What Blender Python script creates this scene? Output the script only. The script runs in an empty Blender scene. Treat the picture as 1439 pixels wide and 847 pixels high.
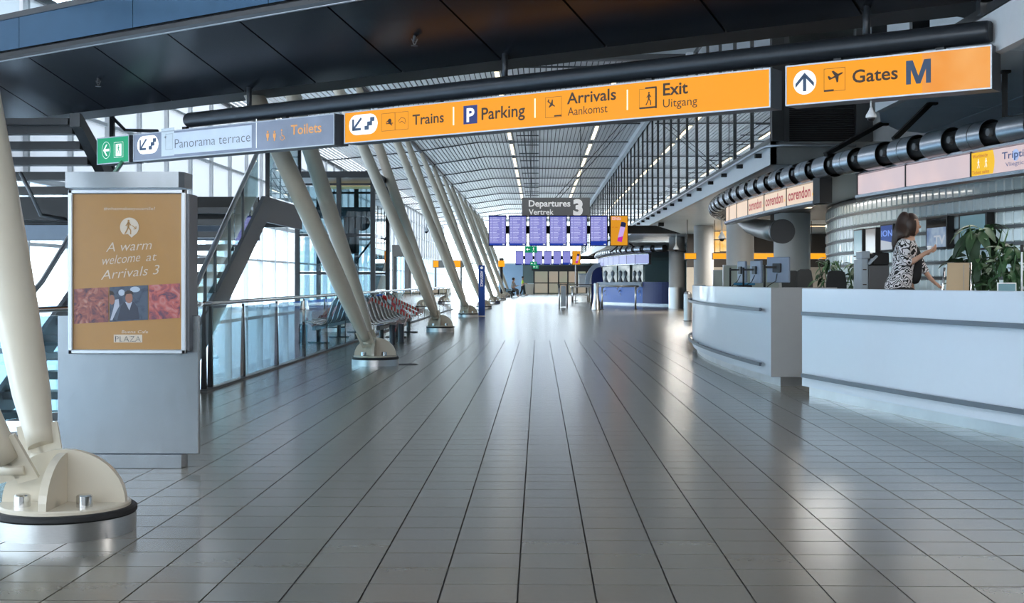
import bpy, bmesh, math, random
from mathutils import Vector, Matrix, geometry
random.seed(7)
R = math.radians
C = bpy.context.scene.collection
scn = bpy.context.scene
# ---------------------------------------------------------------- camera
F = 1859.0; H = 1.35; U0 = 719.5; VH = 394.0
TH = math.atan(37.5 / F)
K = 0.9            # modelling units -> metres, applied to every root at the end
cd = bpy.data.cameras.new('camera'); cam = bpy.data.objects.new('camera', cd); C.objects.link(cam)
cam.location = (0, 0, H); cam.rotation_euler = (R(90), 0, TH)
cd.sensor_width = 36; cd.lens = F / 1439 * 36; cd.shift_y = -29.5 / 1439; cd.clip_start = .05; cd.clip_end = 900
scn.camera = cam
# ---------------------------------------------------------------- world, sun, fill lights, exposure
w = bpy.data.worlds.new('sky'); scn.world = w; w.use_nodes = True
nt = w.node_tree; nt.nodes.clear()
tc = nt.nodes.new('ShaderNodeTexCoord'); sx = nt.nodes.new('ShaderNodeSeparateXYZ')
rp = nt.nodes.new('ShaderNodeValToRGB'); bg = nt.nodes.new('ShaderNodeBackground'); wo = nt.nodes.new('ShaderNodeOutputWorld')
nt.links.new(tc.outputs['Generated'], sx.inputs[0]); nt.links.new(sx.outputs['Z'], rp.inputs[0])
rp.color_ramp.elements[0].position = 0.0; rp.color_ramp.elements[0].color = (.95, .98, 1, 1)
rp.color_ramp.elements[1].position = 0.8; rp.color_ramp.elements[1].color = (.62, .79, 1, 1)
nt.links.new(rp.outputs[0], bg.inputs[0]); bg.inputs[1].default_value = 6.5
nt.links.new(bg.outputs[0], wo.inputs[0])
vs = scn.view_settings; vs.view_transform = 'Standard'; vs.look = 'None'; vs.gamma = 1; vs.use_curve_mapping = False
vs.exposure = 0.3
def area(name, loc, rot, sx_, sy_, power, col=(1, .93, .82)):
    l = bpy.data.lights.new(name, 'AREA'); l.shape = 'RECTANGLE'; l.size = sx_; l.size_y = sy_; l.energy = power; l.color = col
    o = bpy.data.objects.new(name, l); C.objects.link(o); o.location = loc; o.rotation_euler = rot; return o
for x, y, pw in ((9.5, 7, 500), (12, 16, 300), (8, 31, 260), (8.4, 41, 260), (9, 50, 300), (6.2, 56, 300), (6.5, 72, 420), (5.5, 90, 420), (5.5, 110, 420)):   # added fill lights without fixtures, brightening the space under the gallery
    area('hall_fill_light', (x, y, 3.38), (0, 0, 0), 1.6, .5, pw, (1, .95, .88))

area('desk_fill_light', (5.15, 15.2, 2.735), (0, 0, R(12)), .25, 4.5, 30, (1, .96, .9)); area('desk_fill_light', (4.75, 22.5, 2.735), (0, 0, R(-2)), .25, 4.5, 30, (1, .96, .9))  # added fill lights hidden behind the ring, brightening desks and glass blocks
# ---------------------------------------------------------------- picture <-> place
def ratio(u): return math.tan(math.atan((u - U0) / F) - TH)
def dep(X, Y): return -X * math.sin(TH) + Y * math.cos(TH)
def P(u, v, Y):
    X = Y * ratio(u); return Vector((X, Y, H + (VH - v) * dep(X, Y) / F))
def PX(u, v, X):
    Y = X / ratio(u); return Vector((X, Y, H + (VH - v) * dep(X, Y) / F))
def PF(u, v, z=0.0):
    d = (H - z) * F / (v - VH); xc = (u - U0) / F
    return Vector((d * (xc * math.cos(TH) - math.sin(TH)), d * (math.cos(TH) + xc * math.sin(TH)), z))
# ---------------------------------------------------------------- materials
MT = {}
def mat(name, col, rough=.5, metal=0., var=.06, scale=12., bump=0., coat=0., spec=.5, stretch=None, emit=None, estr=0., alpha=None):
    if name in MT: return MT[name]
    m = bpy.data.materials.new(name); m.use_nodes = True; n = m.node_tree.nodes; l = m.node_tree.links
    b = n['Principled BSDF']; b.inputs['Roughness'].default_value = rough; b.inputs['Metallic'].default_value = metal
    b.inputs['Specular IOR Level'].default_value = spec; b.inputs['Coat Weight'].default_value = coat
    t = n.new('ShaderNodeTexCoord'); mp = n.new('ShaderNodeMapping'); nz = n.new('ShaderNodeTexNoise')
    mp.inputs['Scale'].default_value = stretch or (1, 1, 1); nz.inputs['Scale'].default_value = scale; nz.inputs['Detail'].default_value = 4
    l.new(t.outputs['Object'], mp.inputs[0]); l.new(mp.outputs[0], nz.inputs['Vector'])
    mx = n.new('ShaderNodeMix'); mx.data_type = 'RGBA'
    mx.inputs[6].default_value = (*[c * (1 - var) for c in col], 1); mx.inputs[7].default_value = (*[min(1, c * (1 + var)) for c in col], 1)
    l.new(nz.outputs['Fac'], mx.inputs[0]); l.new(mx.outputs[2], b.inputs['Base Color'])
    if bump:
        bp = n.new('ShaderNodeBump'); bp.inputs['Strength'].default_value = bump; bp.inputs['Distance'].default_value = .01
        l.new(nz.outputs['Fac'], bp.inputs['Height']); l.new(bp.outputs[0], b.inputs['Normal'])
    if emit:
        b.inputs['Emission Color'].default_value = (*emit, 1); b.inputs['Emission Strength'].default_value = estr
    MT[name] = m; return m
def glass(name, tint, refl=1.0, rough=.0, add=0.0):
    if name in MT: return MT[name]
    m = bpy.data.materials.new(name); m.use_nodes = True; n = m.node_tree.nodes; l = m.node_tree.links; n.clear()
    o = n.new('ShaderNodeOutputMaterial'); mx = n.new('ShaderNodeMixShader'); tr = n.new('ShaderNodeBsdfTransparent'); gl = n.new('ShaderNodeBsdfGlossy')
    lw = n.new('ShaderNodeLayerWeight'); lw.inputs[0].default_value = .5; pw = n.new('ShaderNodeMath'); pw.operation = 'POWER'; pw.inputs[1].default_value = 4.5
    fr = n.new('ShaderNodeMath'); fr.operation = 'ADD'; fr.inputs[1].default_value = .04; l.new(lw.outputs['Facing'], pw.inputs[0]); l.new(pw.outputs[0], fr.inputs[0])
    tr.inputs[0].default_value = (*tint, 1); gl.inputs[0].default_value = (1, 1, 1, 1); gl.inputs['Roughness'].default_value = rough
    ma = n.new('ShaderNodeMath'); ma.operation = 'MULTIPLY_ADD'; ma.inputs[1].default_value = refl; ma.inputs[2].default_value = add; ma.use_clamp = True
    l.new(fr.outputs[0], ma.inputs[0]); l.new(ma.outputs[0], mx.inputs[0]); l.new(tr.outputs[0], mx.inputs[1]); l.new(gl.outputs[0], mx.inputs[2]); l.new(mx.outputs[0], o.inputs[0])
    MT[name] = m; return m
def emis(name, col, s=1.0, col2=None, scale=3.):
    """backlit or glow-painted face: glossy acrylic with emission"""
    if name in MT: return MT[name]
    m = mat(name, [c * .07 for c in col], .4, spec=.3); n = m.node_tree.nodes; l = m.node_tree.links; b = n['Principled BSDF']
    b.inputs['Emission Strength'].default_value = s
    if col2:
        t = n.new('ShaderNodeTexCoord'); z = n.new('ShaderNodeTexNoise'); z.inputs['Scale'].default_value = scale
        r = n.new('ShaderNodeValToRGB'); r.color_ramp.elements[0].color = (*col, 1); r.color_ramp.elements[1].color = (*col2, 1)
        r.color_ramp.elements[0].position = .35; r.color_ramp.elements[1].position = .65
        l.new(t.outputs['Object'], z.inputs['Vector']); l.new(z.outputs['Fac'], r.inputs[0]); l.new(r.outputs[0], b.inputs['Emission Color'])
    else: b.inputs['Emission Color'].default_value = (*col, 1)
    return m
M = dict(
 cream=mat('cream_paint', (.60, .53, .42), .32, var=.03, coat=.2), steel=mat('brushed_steel', (.56, .56, .56), .3, 1, var=.12, scale=30, stretch=(1, 1, 12)),
 plinth=mat('light_steel_plinth', (.66, .68, .70), .30, 1, var=.2, scale=2), steel_h=mat('brushed_steel_plate', (.27, .295, .32), .27, 1, var=.10, scale=6, stretch=(3, 3, 1), bump=.03),
 chrome=mat('polished_steel', (.72, .72, .72), .15, 1, var=.04), alu=mat('anodised_aluminium', (.50, .53, .57), .35, .8, var=.03),
 dark=mat('dark_steel_paint', (.035, .037, .04), .38, .2, var=.12), darkg=mat('dark_grey_paint', (.075, .08, .085), .42, .2, var=.08),
 black=mat('black_rubber', (.012, .012, .013), .6, var=.1), blackg=mat('black_gloss', (.01, .01, .012), .12),
 panel=mat('black_satin_panel', (.012, .016, .022), .27, .35, var=.10, scale=3), fascia=mat('blue_black_fascia', (.055, .12, .20), .18, .75, var=.12, scale=4),
 tube=mat('blue_black_tube', (.03, .035, .042), .33, .3, var=.15, scale=20), boxg=mat('sign_housing_grey', (.16, .17, .19), .4, .5, var=.04),
 counter=mat('white_laminate', (.64, .70, .78), .28, var=.015, coat=.25), counter_end=mat('grey_laminate', (.34, .34, .34), .45, var=.03), ctop=mat('grey_worktop', (.30, .31, .31), .3, var=.06),
 conc=mat('pale_grey_fascia', (.66, .68, .70), .45, var=.04), soffit=mat('blue_grey_soffit_panel', (.66, .76, .83), .30, .10, var=.12, scale=1.5),
 grey=mat('mid_grey_paint', (.25, .25, .24), .5, var=.06), beige=mat('beige_plaster', (.52, .46, .38), .6, var=.05), white=mat('white_paint', (.78, .79, .80), .45, var=.03),
 slat=mat('linear_ceiling_slat', (.66, .66, .66), .38, .45, var=.10, scale=2, stretch=(4, .2, 1)), gap=mat('ceiling_void', (.03, .03, .03), .8),
 green=mat('grey_green_wall', (.17, .23, .22), .5, var=.08), bluew=mat('pale_blue_wall', (.36, .52, .70), .5, var=.05), screeng=mat('pale_green_screen', (.42, .47, .43), .6, var=.03),
 ink=mat('dark_brown_lettering', (.045, .022, .010), .5, var=.02), inkblue=mat('slate_blue_lettering', (.045, .085, .16), .5, var=.02), royal=mat('royal_blue', (.01, .03, .20), .4, var=.04),
 blue=mat('signal_blue', (.010, .085, .44), .35, var=.05), navy=mat('deep_blue', (.006, .022, .15), .5, var=.1), greenp=mat('sign_green', (.0, .18, .08), .4, emit=(0, .30, .13), estr=.55),
 whitep=mat('sign_white', (.8, .8, .8), .4, emit=(1, .96, .93), estr=.40), column=mat('pale_column_paint', (.46, .45, .43), .5, var=.03),
 leaf=mat('dark_green_leaf', (.018, .055, .020), .55, var=.4, scale=8), leaf2=mat('mid_green_leaf', (.035, .10, .035), .55, var=.4, scale=8), pot=mat('dark_planter', (.05, .05, .05), .5),
 skin=mat('skin', (.52, .30, .21), .5, var=.05), hair=mat('brown_hair', (.030, .014, .009), .5, var=.5, scale=40, stretch=(1, 1, .12)), blackc=mat('black_cloth', (.010, .010, .012), .8),
 red=mat('red_plastic', (.42, .025, .02), .45), tan=mat('tan_leather', (.50, .37, .23), .5, var=.06), chairb=mat('charcoal_fabric', (.028, .030, .032), .8), hivis=mat('hi_vis_yellow', (.55, .75, .06), .6),
 ad=mat('orange_brown_poster', (.40, .20, .055), .35, var=.04, coat=.5), adtext=mat('pale_poster_lettering', (.62, .52, .42), .5), purple=mat('mauve_plastic', (.42, .22, .62), .3),
 monit=mat('grey_blue_plastic', (.20, .24, .32), .4), cop=mat('copier_grey', (.12, .12, .125), .5), copl=mat('copier_light', (.42, .48, .54), .5),
 apron=mat('outdoor_paving', (.42, .43, .44), .8, var=.1, scale=.3), bldg=mat('pale_building', (.55, .60, .66), .7, var=.06, scale=.4),
)
M['rail'] = mat('grey_rail', (.13, .15, .18), .38, .3, var=.05)
M['glass'] = glass('balustrade_glass', (.66, .80, .84), 1.3); M['wglass'] = glass('window_glass', (.88, .94, .97), 1.0); M['gglass'] = glass('gallery_glass', (.50, .56, .56), 2.6, add=.26)
M['liftg'] = glass('lift_glass', (.55, .68, .72), 1.2); M['block'] = mat('glass_block', (.55, .67, .71), .25, .0, var=.14, scale=5, bump=.08, coat=.4)
M['yellow'] = emis('yellow_backlit_sign', (1.0, .355, .002), .82); M['yellowp'] = emis('orange_peach_backlit_sign', (.90, .40, .10), .80, (.85, .30, .03), 2.2)
M['lampw'] = emis('lamp_diffuser', (1, .88, .62), 2.0); M['greyface'] = mat('unlit_grey_sign', (.27, .30, .38), .18, .1, var=.35, scale=2.5, coat=.5)
M['paleface'] = mat('pale_sticker_sheen', (.74, .79, .88), .3, var=.1, scale=4); M['pinkw'] = emis('pinkish_backlit_panel', (.80, .62, .62), .72, (.68, .56, .60), 1.5)  # sticker colour lightened to paint in the white-blue reflection on the grey sign
M['lilac'] = emis('lilac_screen_strip', (.34, .38, .72), .7); M['screen'] = None; M['cream_l'] = emis('cream_lit_panel', (.86, .66, .50), .75)
M['amber'] = emis('amber_window', (1, .48, .10), .9, (.9, .62, .30), 4); M['dull_y'] = emis('small_yellow_sign', (1, .38, .01), .9)
M['redt'] = mat('dark_red_lettering', (.30, .008, .012), .4, emit=(.28, .004, .01), estr=.6); M['yel2'] = mat('warm_yellow_dot', (.8, .42, .02), .4, emit=(1, .5, 0), estr=.4); M['badge'] = emis('amber_badge', (.95, .55, .0), .75)
M['triptext'] = mat('steel_blue_lettering', (.05, .10, .28), .4); M['orangeink'] = mat('orange_lettering', (.75, .33, .10), .4, emit=(.8, .35, .08), estr=.25)
def wave_screen(name, a, b, scale=70., s=.8, axis='Z'):
    m = bpy.data.materials.new(name); m.use_nodes = True; n = m.node_tree.nodes; l = m.node_tree.links; p = n['Principled BSDF']
    p.inputs['Roughness'].default_value = .25; p.inputs['Base Color'].default_value = (.02, .02, .03, 1)
    t = n.new('ShaderNodeTexCoord'); wv = n.new('ShaderNodeTexWave'); wv.bands_direction = axis; wv.inputs['Scale'].default_value = scale; wv.inputs['Distortion'].default_value = 0
    nz = n.new('ShaderNodeTexNoise'); nz.inputs['Scale'].default_value = 25; mu = n.new('ShaderNodeMath'); mu.operation = 'MULTIPLY'
    r = n.new('ShaderNodeValToRGB'); r.color_ramp.elements[0].color = (*a, 1); r.color_ramp.elements[1].color = (*b, 1); r.color_ramp.elements[0].position = .2; r.color_ramp.elements[1].position = .5
    l.new(t.outputs['Object'], wv.inputs[0]); l.new(t.outputs['Object'], nz.inputs[0]); l.new(wv.outputs['Fac'], mu.inputs[0]); l.new(nz.outputs['Fac'], mu.inputs[1])
    l.new(mu.outputs[0], r.inputs[0]); l.new(r.outputs[0], p.inputs['Emission Color']); p.inputs['Emission Strength'].default_value = s
    return m
M['screen'] = wave_screen('flight_list_screen', (.17, .17, .52), (.34, .35, .78), 9, .85)
M['tape'] = wave_screen('red_white_tape', (.55, .03, .03), (.55, .55, .55), 2.2, .0, 'Y')
def tape_fix():
    m = M['tape']; n = m.node_tree.nodes; l = m.node_tree.links; p = n['Principled BSDF']; r = [x for x in n if x.type == 'VALTORGB'][0]; wv = [x for x in n if x.type == 'TEX_WAVE'][0]
    r.color_ramp.interpolation = 'CONSTANT'; r.color_ramp.elements[1].position = .5; l.new(wv.outputs['Fac'], r.inputs[0]); l.new(r.outputs[0], p.inputs['Base Color'])
tape_fix()
def maze():
    m = bpy.data.materials.new('black_white_maze_print'); m.use_nodes = True; n = m.node_tree.nodes; l = m.node_tree.links; p = n['Principled BSDF']; p.inputs['Roughness'].default_value = .8
    t = n.new('ShaderNodeTexCoord'); z = n.new('ShaderNodeTexNoise'); z.inputs['Scale'].default_value = 11; z.inputs['Detail'].default_value = 1.0
    a = n.new('ShaderNodeMath'); a.operation = 'MULTIPLY'; a.inputs[1].default_value = 48; b = n.new('ShaderNodeMath'); b.operation = 'SINE'; c = n.new('ShaderNodeMath'); c.operation = 'GREATER_THAN'; c.inputs[1].default_value = -.15
    x = n.new('ShaderNodeMix'); x.data_type = 'RGBA'; x.inputs[6].default_value = (.012, .012, .014, 1); x.inputs[7].default_value = (.70, .68, .70, 1)
    l.new(t.outputs['Object'], z.inputs['Vector']); l.new(z.outputs['Fac'], a.inputs[0]); l.new(a.outputs[0], b.inputs[0]); l.new(b.outputs[0], c.inputs[0]); l.new(c.outputs[0], x.inputs[0]); l.new(x.outputs[2], p.inputs['Base Color'])
    return m
M['maze'] = maze()
TW = .33365; TX0 = -.0903; TY0 = 2.939 * F / 929.0   # floor grid: pitch and one joint each way
TY0 = H * F / (820.9 - VH)
def floor_mat(name, mode):
    m = bpy.data.materials.new(name); m.use_nodes = True; n = m.node_tree.nodes; l = m.node_tree.links; p = n['Principled BSDF']
    p.inputs['Roughness'].default_value = .2; p.inputs['Specular IOR Level'].default_value = .6; p.inputs['Coat Weight'].default_value = .0
    r = n.new('ShaderNodeValToRGB'); r.color_ramp.elements[0].color = (.158, .146, .122, 1); r.color_ramp.elements[1].color = (.184, .170, .144, 1)
    t = n.new('ShaderNodeTexCoord'); g = n.new('ShaderNodeTexNoise'); g.inputs['Scale'].default_value = 30 if mode != 'far' else 8; g.inputs['Detail'].default_value = 3; l.new(t.outputs['Object'], g.inputs['Vector'])
    rr = n.new('ShaderNodeMapRange'); rr.inputs[3].default_value = .21; rr.inputs[4].default_value = .21; l.new(g.outputs['Fac'], rr.inputs[0]); l.new(rr.outputs[0], p.inputs['Roughness'])
    if mode == 'obj':
        oi = n.new('ShaderNodeObjectInfo'); src = oi.outputs['Random']
    else:
        s = n.new('ShaderNodeSeparateXYZ'); l.new(t.outputs['Object'], s.inputs[0]); cb = n.new('ShaderNodeCombineXYZ'); fr = []
        for ax, off in (('X', TX0), ('Y', TY0)):
            a = n.new('ShaderNodeMath'); a.operation = 'SUBTRACT'; a.inputs[1].default_value = off; b = n.new('ShaderNodeMath'); b.operation = 'DIVIDE'; b.inputs[1].default_value = TW
            f = n.new('ShaderNodeMath'); f.operation = 'FLOOR'; q = n.new('ShaderNodeMath'); q.operation = 'FRACT'
            l.new(s.outputs[ax], a.inputs[0]); l.new(a.outputs[0], b.inputs[0]); l.new(b.outputs[0], f.inputs[0]); l.new(b.outputs[0], q.inputs[0]); l.new(f.outputs[0], cb.inputs[ax]); fr.append(q)
        wn = n.new('ShaderNodeTexWhiteNoise'); l.new(cb.outputs[0], wn.inputs['Vector']); src = wn.outputs['Value']
    l.new(src, r.inputs[0]); mx = n.new('ShaderNodeMix'); mx.data_type = 'RGBA'; mx.blend_type = 'MULTIPLY'; mx.inputs[0].default_value = .06
    l.new(r.outputs[0], mx.inputs[6]); l.new(g.outputs['Fac'], mx.inputs[7]); out = mx.outputs[2]
    if mode == 'far':
        ms = []
        for q, th in ((fr[0], .035), (fr[1], .022)):
            a = n.new('ShaderNodeMath'); a.operation = 'LESS_THAN'; a.inputs[1].default_value = th; l.new(q.outputs[0], a.inputs[0]); ms.append(a)
        a = n.new('ShaderNodeMath'); a.operation = 'MAXIMUM'; l.new(ms[0].outputs[0], a.inputs[0]); l.new(ms[1].outputs[0], a.inputs[1])
        y = n.new('ShaderNodeMix'); y.data_type = 'RGBA'; y.inputs[7].default_value = (.02, .02, .02, 1); l.new(a.outputs[0], y.inputs[0]); l.new(out, y.inputs[6]); out = y.outputs[2]
    l.new(out, p.inputs['Base Color']); return m
M['tile'] = floor_mat('floor_tile_single', 'obj'); M['tiles'] = floor_mat('floor_tile_field', 'cell'); M['tfar'] = floor_mat('floor_tile_distant', 'far'); M['grout'] = mat('dark_grout', (.02, .019, .018), .7)
# ---------------------------------------------------------------- mesh helpers
class MB:
    def __init__(s): s.v = []; s.f = []; s.sm = []
    def add(s, vs_, fs, smooth=False):
        o = len(s.v); s.v += [tuple(x) for x in vs_]; s.f += [tuple(i + o for i in f) for f in fs]; s.sm += [smooth] * len(fs); return s
    def box(s, a, b):
        x0, y0, z0 = a; x1, y1, z1 = b
        return s.add([(x0, y0, z0), (x1, y0, z0), (x1, y1, z0), (x0, y1, z0), (x0, y0, z1), (x1, y0, z1), (x1, y1, z1), (x0, y1, z1)],
                     [(0, 3, 2, 1), (4, 5, 6, 7), (0, 1, 5, 4), (1, 2, 6, 5), (2, 3, 7, 6), (3, 0, 4, 7)])
    def cbox(s, a, b, c=.004):       # box with chamfered edges
        bm = bmesh.new(); bmesh.ops.create_cube(bm, size=1)
        for v in bm.verts: v.co = Vector([(a[i] + b[i]) / 2 + v.co[i] * (b[i] - a[i]) for i in range(3)])
        bmesh.ops.bevel(bm, geom=bm.edges[:], offset=c, segments=1, affect='EDGES')
        bm.verts.index_update(); s.add([v.co.copy() for v in bm.verts], [[v.index for v in f.verts] for f in bm.faces]); bm.free(); return s
    def bar(s, p, q, w, h=None, up=(0, 0, 1)):   # rectangular bar from p to q
        h = h or w; p = Vector(p); q = Vector(q); d = (q - p).normalized(); u = Vector(up)
        if abs(d.dot(u)) > .98: u = Vector((1, 0, 0))
        x = d.cross(u).normalized(); y = x.cross(d).normalized(); o = []
        for c in (p, q):
            for a, b in ((-1, -1), (1, -1), (1, 1), (-1, 1)): o.append(c + x * a * w / 2 + y * b * h / 2)
        return s.add(o, [(0, 1, 2, 3), (7, 6, 5, 4), (0, 4, 5, 1), (1, 5, 6, 2), (2, 6, 7, 3), (3, 7, 4, 0)])
    def tube(s, pts, rad, n=12, caps=True):      # round tube through points, radius a number or list
        pts = [Vector(p) for p in pts]; rad = rad if isinstance(rad, (list, tuple)) else [rad] * len(pts); ring = []; o = []
        d0 = (pts[1] - pts[0]).normalized(); up = Vector((0, 0, 1)) if abs(d0.z) < .95 else Vector((1, 0, 0)); x = d0.cross(up).normalized()
        for i, p in enumerate(pts):
            d = (pts[min(i + 1, len(pts) - 1)] - pts[max(i - 1, 0)]).normalized(); x = (x - d * x.dot(d)).normalized(); y = d.cross(x)
            o += [p + (x * math.cos(2 * math.pi * k / n) + y * math.sin(2 * math.pi * k / n)) * rad[i] for k in range(n)]
        f = [(i * n + k, i * n + (k + 1) % n, (i + 1) * n + (k + 1) % n, (i + 1) * n + k) for i in range(len(pts) - 1) for k in range(n)]
        b = len(s.v); s.add(o, f, True)
        if caps: s.f += [tuple(b + k for k in range(n))[::-1], tuple(b + (len(pts) - 1) * n + k for k in range(n))]; s.sm += [False, False]
        return s
    def lathe(s, prof, n=32, c=(0, 0, 0)):       # profile of (r, z) about the z axis
        for (r0, z0), (r1, z1) in zip(prof, prof[1:]):      # each band keeps its own edge loops, so creases stay crisp
            o = [(c[0] + r * math.cos(2 * math.pi * k / n), c[1] + r * math.sin(2 * math.pi * k / n), c[2] + z) for r, z in ((r0, z0), (r1, z1)) for k in range(n)]
            s.add(o, [(k, (k + 1) % n, n + (k + 1) % n, n + k) for k in range(n)], True)
        return s
    def prism(s, poly, fn, t0, t1):              # polygon in 2-D, fn(x, y, t) -> 3-D, between t0 and t1
        n = len(poly); o = [fn(x, y, t0) for x, y in poly] + [fn(x, y, t1) for x, y in poly]
        tr = geometry.tessellate_polygon([[Vector((x, y, 0)) for x, y in poly]])
        f = [tuple(t) for t in tr] + [tuple(n + i for i in t)[::-1] for t in tr] + [(i, (i + 1) % n, n + (i + 1) % n, n + i) for i in range(n)]
        return s.add(o, f)
    def ell(s, c, r, n=14, m=10):
        o = [(c[0] + r[0] * math.sin(math.pi * j / m) * math.cos(2 * math.pi * k / n), c[1] + r[1] * math.sin(math.pi * j / m) * math.sin(2 * math.pi * k / n), c[2] + r[2] * math.cos(math.pi * j / m)) for j in range(m + 1) for k in range(n)]
        f = [(j * n + k, (j + 1) * n + k, (j + 1) * n + (k + 1) % n, j * n + (k + 1) % n) for j in range(m) for k in range(n)]
        return s.add(o, f, True)
    def mesh(s, name, m):
        me = bpy.data.meshes.new(name); me.from_pydata(s.v, [], s.f); me.validate(); me.materials.append(m)
        if len(me.polygons) == len(s.sm): me.polygons.foreach_set('use_smooth', s.sm)
        bm = bmesh.new(); bm.from_mesh(me); bmesh.ops.recalc_face_normals(bm, faces=bm.faces[:]); bm.to_mesh(me); bm.free()
        return me
def obj(name, mb, m, parent=None, loc=None):
    me = mb.mesh(name, m) if isinstance(mb, MB) else mb
    o = bpy.data.objects.new(name, me); C.objects.link(o)
    if parent: o.parent = parent
    if loc is not None: o.location = loc
    return o
def tag(o, label=None, cat=None, group=None, kind=None):
    for k, v in (('label', label), ('category', cat), ('group', group), ('kind', kind)):
        if v: o[k] = v
    return o
def thing(name, label, cat, loc=(0, 0, 0), rz=0, group=None):
    o = bpy.data.objects.new(name, None); C.objects.link(o); o.location = loc; o.rotation_euler = (0, 0, rz); o.empty_display_size = .1
    return tag(o, label, cat, group)
def struct(name, mb, m, parent=None):
    o = obj(name, mb, m, parent)
    if not parent: o['kind'] = 'structure'
    return o
def kids(o): return [c for c in C.objects if c.parent == o]
def dup(root, loc, rz=0, label=None, group=None):
    r = root.copy(); C.objects.link(r); r.location = loc; r.rotation_euler = (0, 0, rz)
    if label: r['label'] = label
    if group: r['group'] = group
    for ch in kids(root):
        c = ch.copy(); C.objects.link(c); c.parent = r
        for g in kids(ch):
            d = g.copy(); C.objects.link(d); d.parent = c
    return r
# flat lettering on a plane
_tc = {}
def glyphs(s, bold=0.0):
    k = (s, bold)
    if k not in _tc:
        cu = bpy.data.curves.new('t', 'FONT'); cu.body = s; cu.size = 1; cu.offset = bold; cu.resolution_u = 3
        o = bpy.data.objects.new('t', cu); C.objects.link(o); dg = bpy.context.evaluated_depsgraph_get()
        me = bpy.data.meshes.new_from_object(o.evaluated_get(dg)); _tc[k] = ([v.co.copy() for v in me.vertices], [tuple(p.vertices) for p in me.polygons])
        bpy.data.objects.remove(o); bpy.data.meshes.remove(me)
    return _tc[k]
CAP = max(v.y for v in glyphs('H')[0])
class Plane:
    """a picture plane standing in the place: O origin, ex along, ez up, n towards the reader"""
    def __init__(s, O, ex, n, ez=(0, 0, 1)): s.O = Vector(O); s.ex = Vector(ex).normalized(); s.ez = Vector(ez).normalized(); s.n = Vector(n).normalized()
    def p(s, x, z, e=0.): return s.O + s.ex * x + s.ez * z + s.n * e
    def text(s, mb, t, x0, x1, z0, cap, e=.004, bold=.0, shear=0.):
        vs_, fs = glyphs(t, bold); a = min(v.x for v in vs_); b = max(v.x for v in vs_); k = (x1 - x0) / (b - a); kz = cap / CAP
        return mb.add([s.p(x0 + (v.x - a) * k + v.y * kz * shear, z0 + v.y * kz, e) for v in vs_], fs)
    def poly(s, mb, pts, e=.003):
        tr = geometry.tessellate_polygon([[Vector((x, y, 0)) for x, y in pts]])
        return mb.add([s.p(x, z, e) for x, z in pts], [tuple(t) for t in tr])
    def rect(s, mb, x0, z0, x1, z1, e=.003): return mb.add([s.p(x0, z0, e), s.p(x1, z0, e), s.p(x1, z1, e), s.p(x0, z1, e)], [(0, 1, 2, 3)])
    def line(s, mb, x0, z0, x1, z1, w, e=.003):
        d = Vector((x1 - x0, z1 - z0)).normalized() * w / 2; q = Vector((-d.y, d.x)); return mb.add([s.p(x0 + q.x, z0 + q.y, e), s.p(x1 + q.x, z1 + q.y, e), s.p(x1 - q.x, z1 - q.y, e), s.p(x0 - q.x, z0 - q.y, e)], [(0, 1, 2, 3)])
    def frame(s, mb, x0, z0, x1, z1, w, e=.003):
        for a in ((x0, z0, x1, z0 + w), (x0, z1 - w, x1, z1), (x0, z0, x0 + w, z1), (x1 - w, z0, x1, z1)): s.rect(mb, *a, e)
        return mb
    def disc(s, mb, x, z, r, e=.003, n=20, rz=None): return s.poly(mb, [(x + r * math.cos(2 * math.pi * k / n), z + (rz or r) * math.sin(2 * math.pi * k / n)) for k in range(n)], e)
    def stadium(s, mb, x0, z0, x1, z1, e=.003):
        r = (z1 - z0) / 2; c = (z0 + z1) / 2; r = min(r, (x1 - x0) / 2); pts = []
        for k in range(9): a = -math.pi / 2 + math.pi * k / 8; pts.append((x1 - r + r * math.cos(a), c + (z1 - z0) / 2 * math.sin(a)))
        for k in range(9): a = math.pi / 2 + math.pi * k / 8; pts.append((x0 + r + r * math.cos(a), c + (z1 - z0) / 2 * math.sin(a)))
        return s.poly(mb, pts, e)
    def slab(s, mb, x0, z0, x1, z1, e0, e1):
        o = [s.p(x, z, e) for e in (e0, e1) for x, z in ((x0, z0), (x1, z0), (x1, z1), (x0, z1))]
        return mb.add(o, [(0, 3, 2, 1), (4, 5, 6, 7), (0, 1, 5, 4), (1, 2, 6, 5), (2, 3, 7, 6), (3, 0, 4, 7)])
    def man(s, mb, x, z, h, e=.005):            # striding figure
        w = h * .085
        s.disc(mb, x + .02 * h, z + h * .92, h * .075, e, 10); s.line(mb, x, z + h * .5, x + .03 * h, z + h * .84, w * 1.7, e)
        s.line(mb, x, z + h * .5, x + .17 * h, z + h * .27, w, e); s.line(mb, x + .17 * h, z + h * .27, x + .16 * h, z, w, e)
        s.line(mb, x, z + h * .5, x - .10 * h, z + h * .26, w, e); s.line(mb, x - .10 * h, z + h * .26, x - .24 * h, z + h * .03, w, e)
        s.line(mb, x, z + h * .8, x - .17 * h, z + h * .58, w * .8, e); s.line(mb, x + .03 * h, z + h * .8, x + .2 * h, z + h * .6, w * .8, e); return mb
    def aeroplane(s, mb, x, z, r, ang, e=.005):
        pts = [(-1, .07), (-1.02, .45), (-.82, .45), (-.62, .1), (-.15, .12), (-.3, .8), (-.05, .8), (.35, .14), (.85, .1), (1.05, 0), (.85, -.1), (.35, -.14), (.0, -.8), (-.22, -.8), (-.15, -.12), (-.95, -.08)]
        ca, sa = math.cos(ang), math.sin(ang); return s.poly(mb, [(x + r * (a * ca - b * sa), z + r * (a * sa + b * ca)) for a, b in pts], e)
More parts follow.
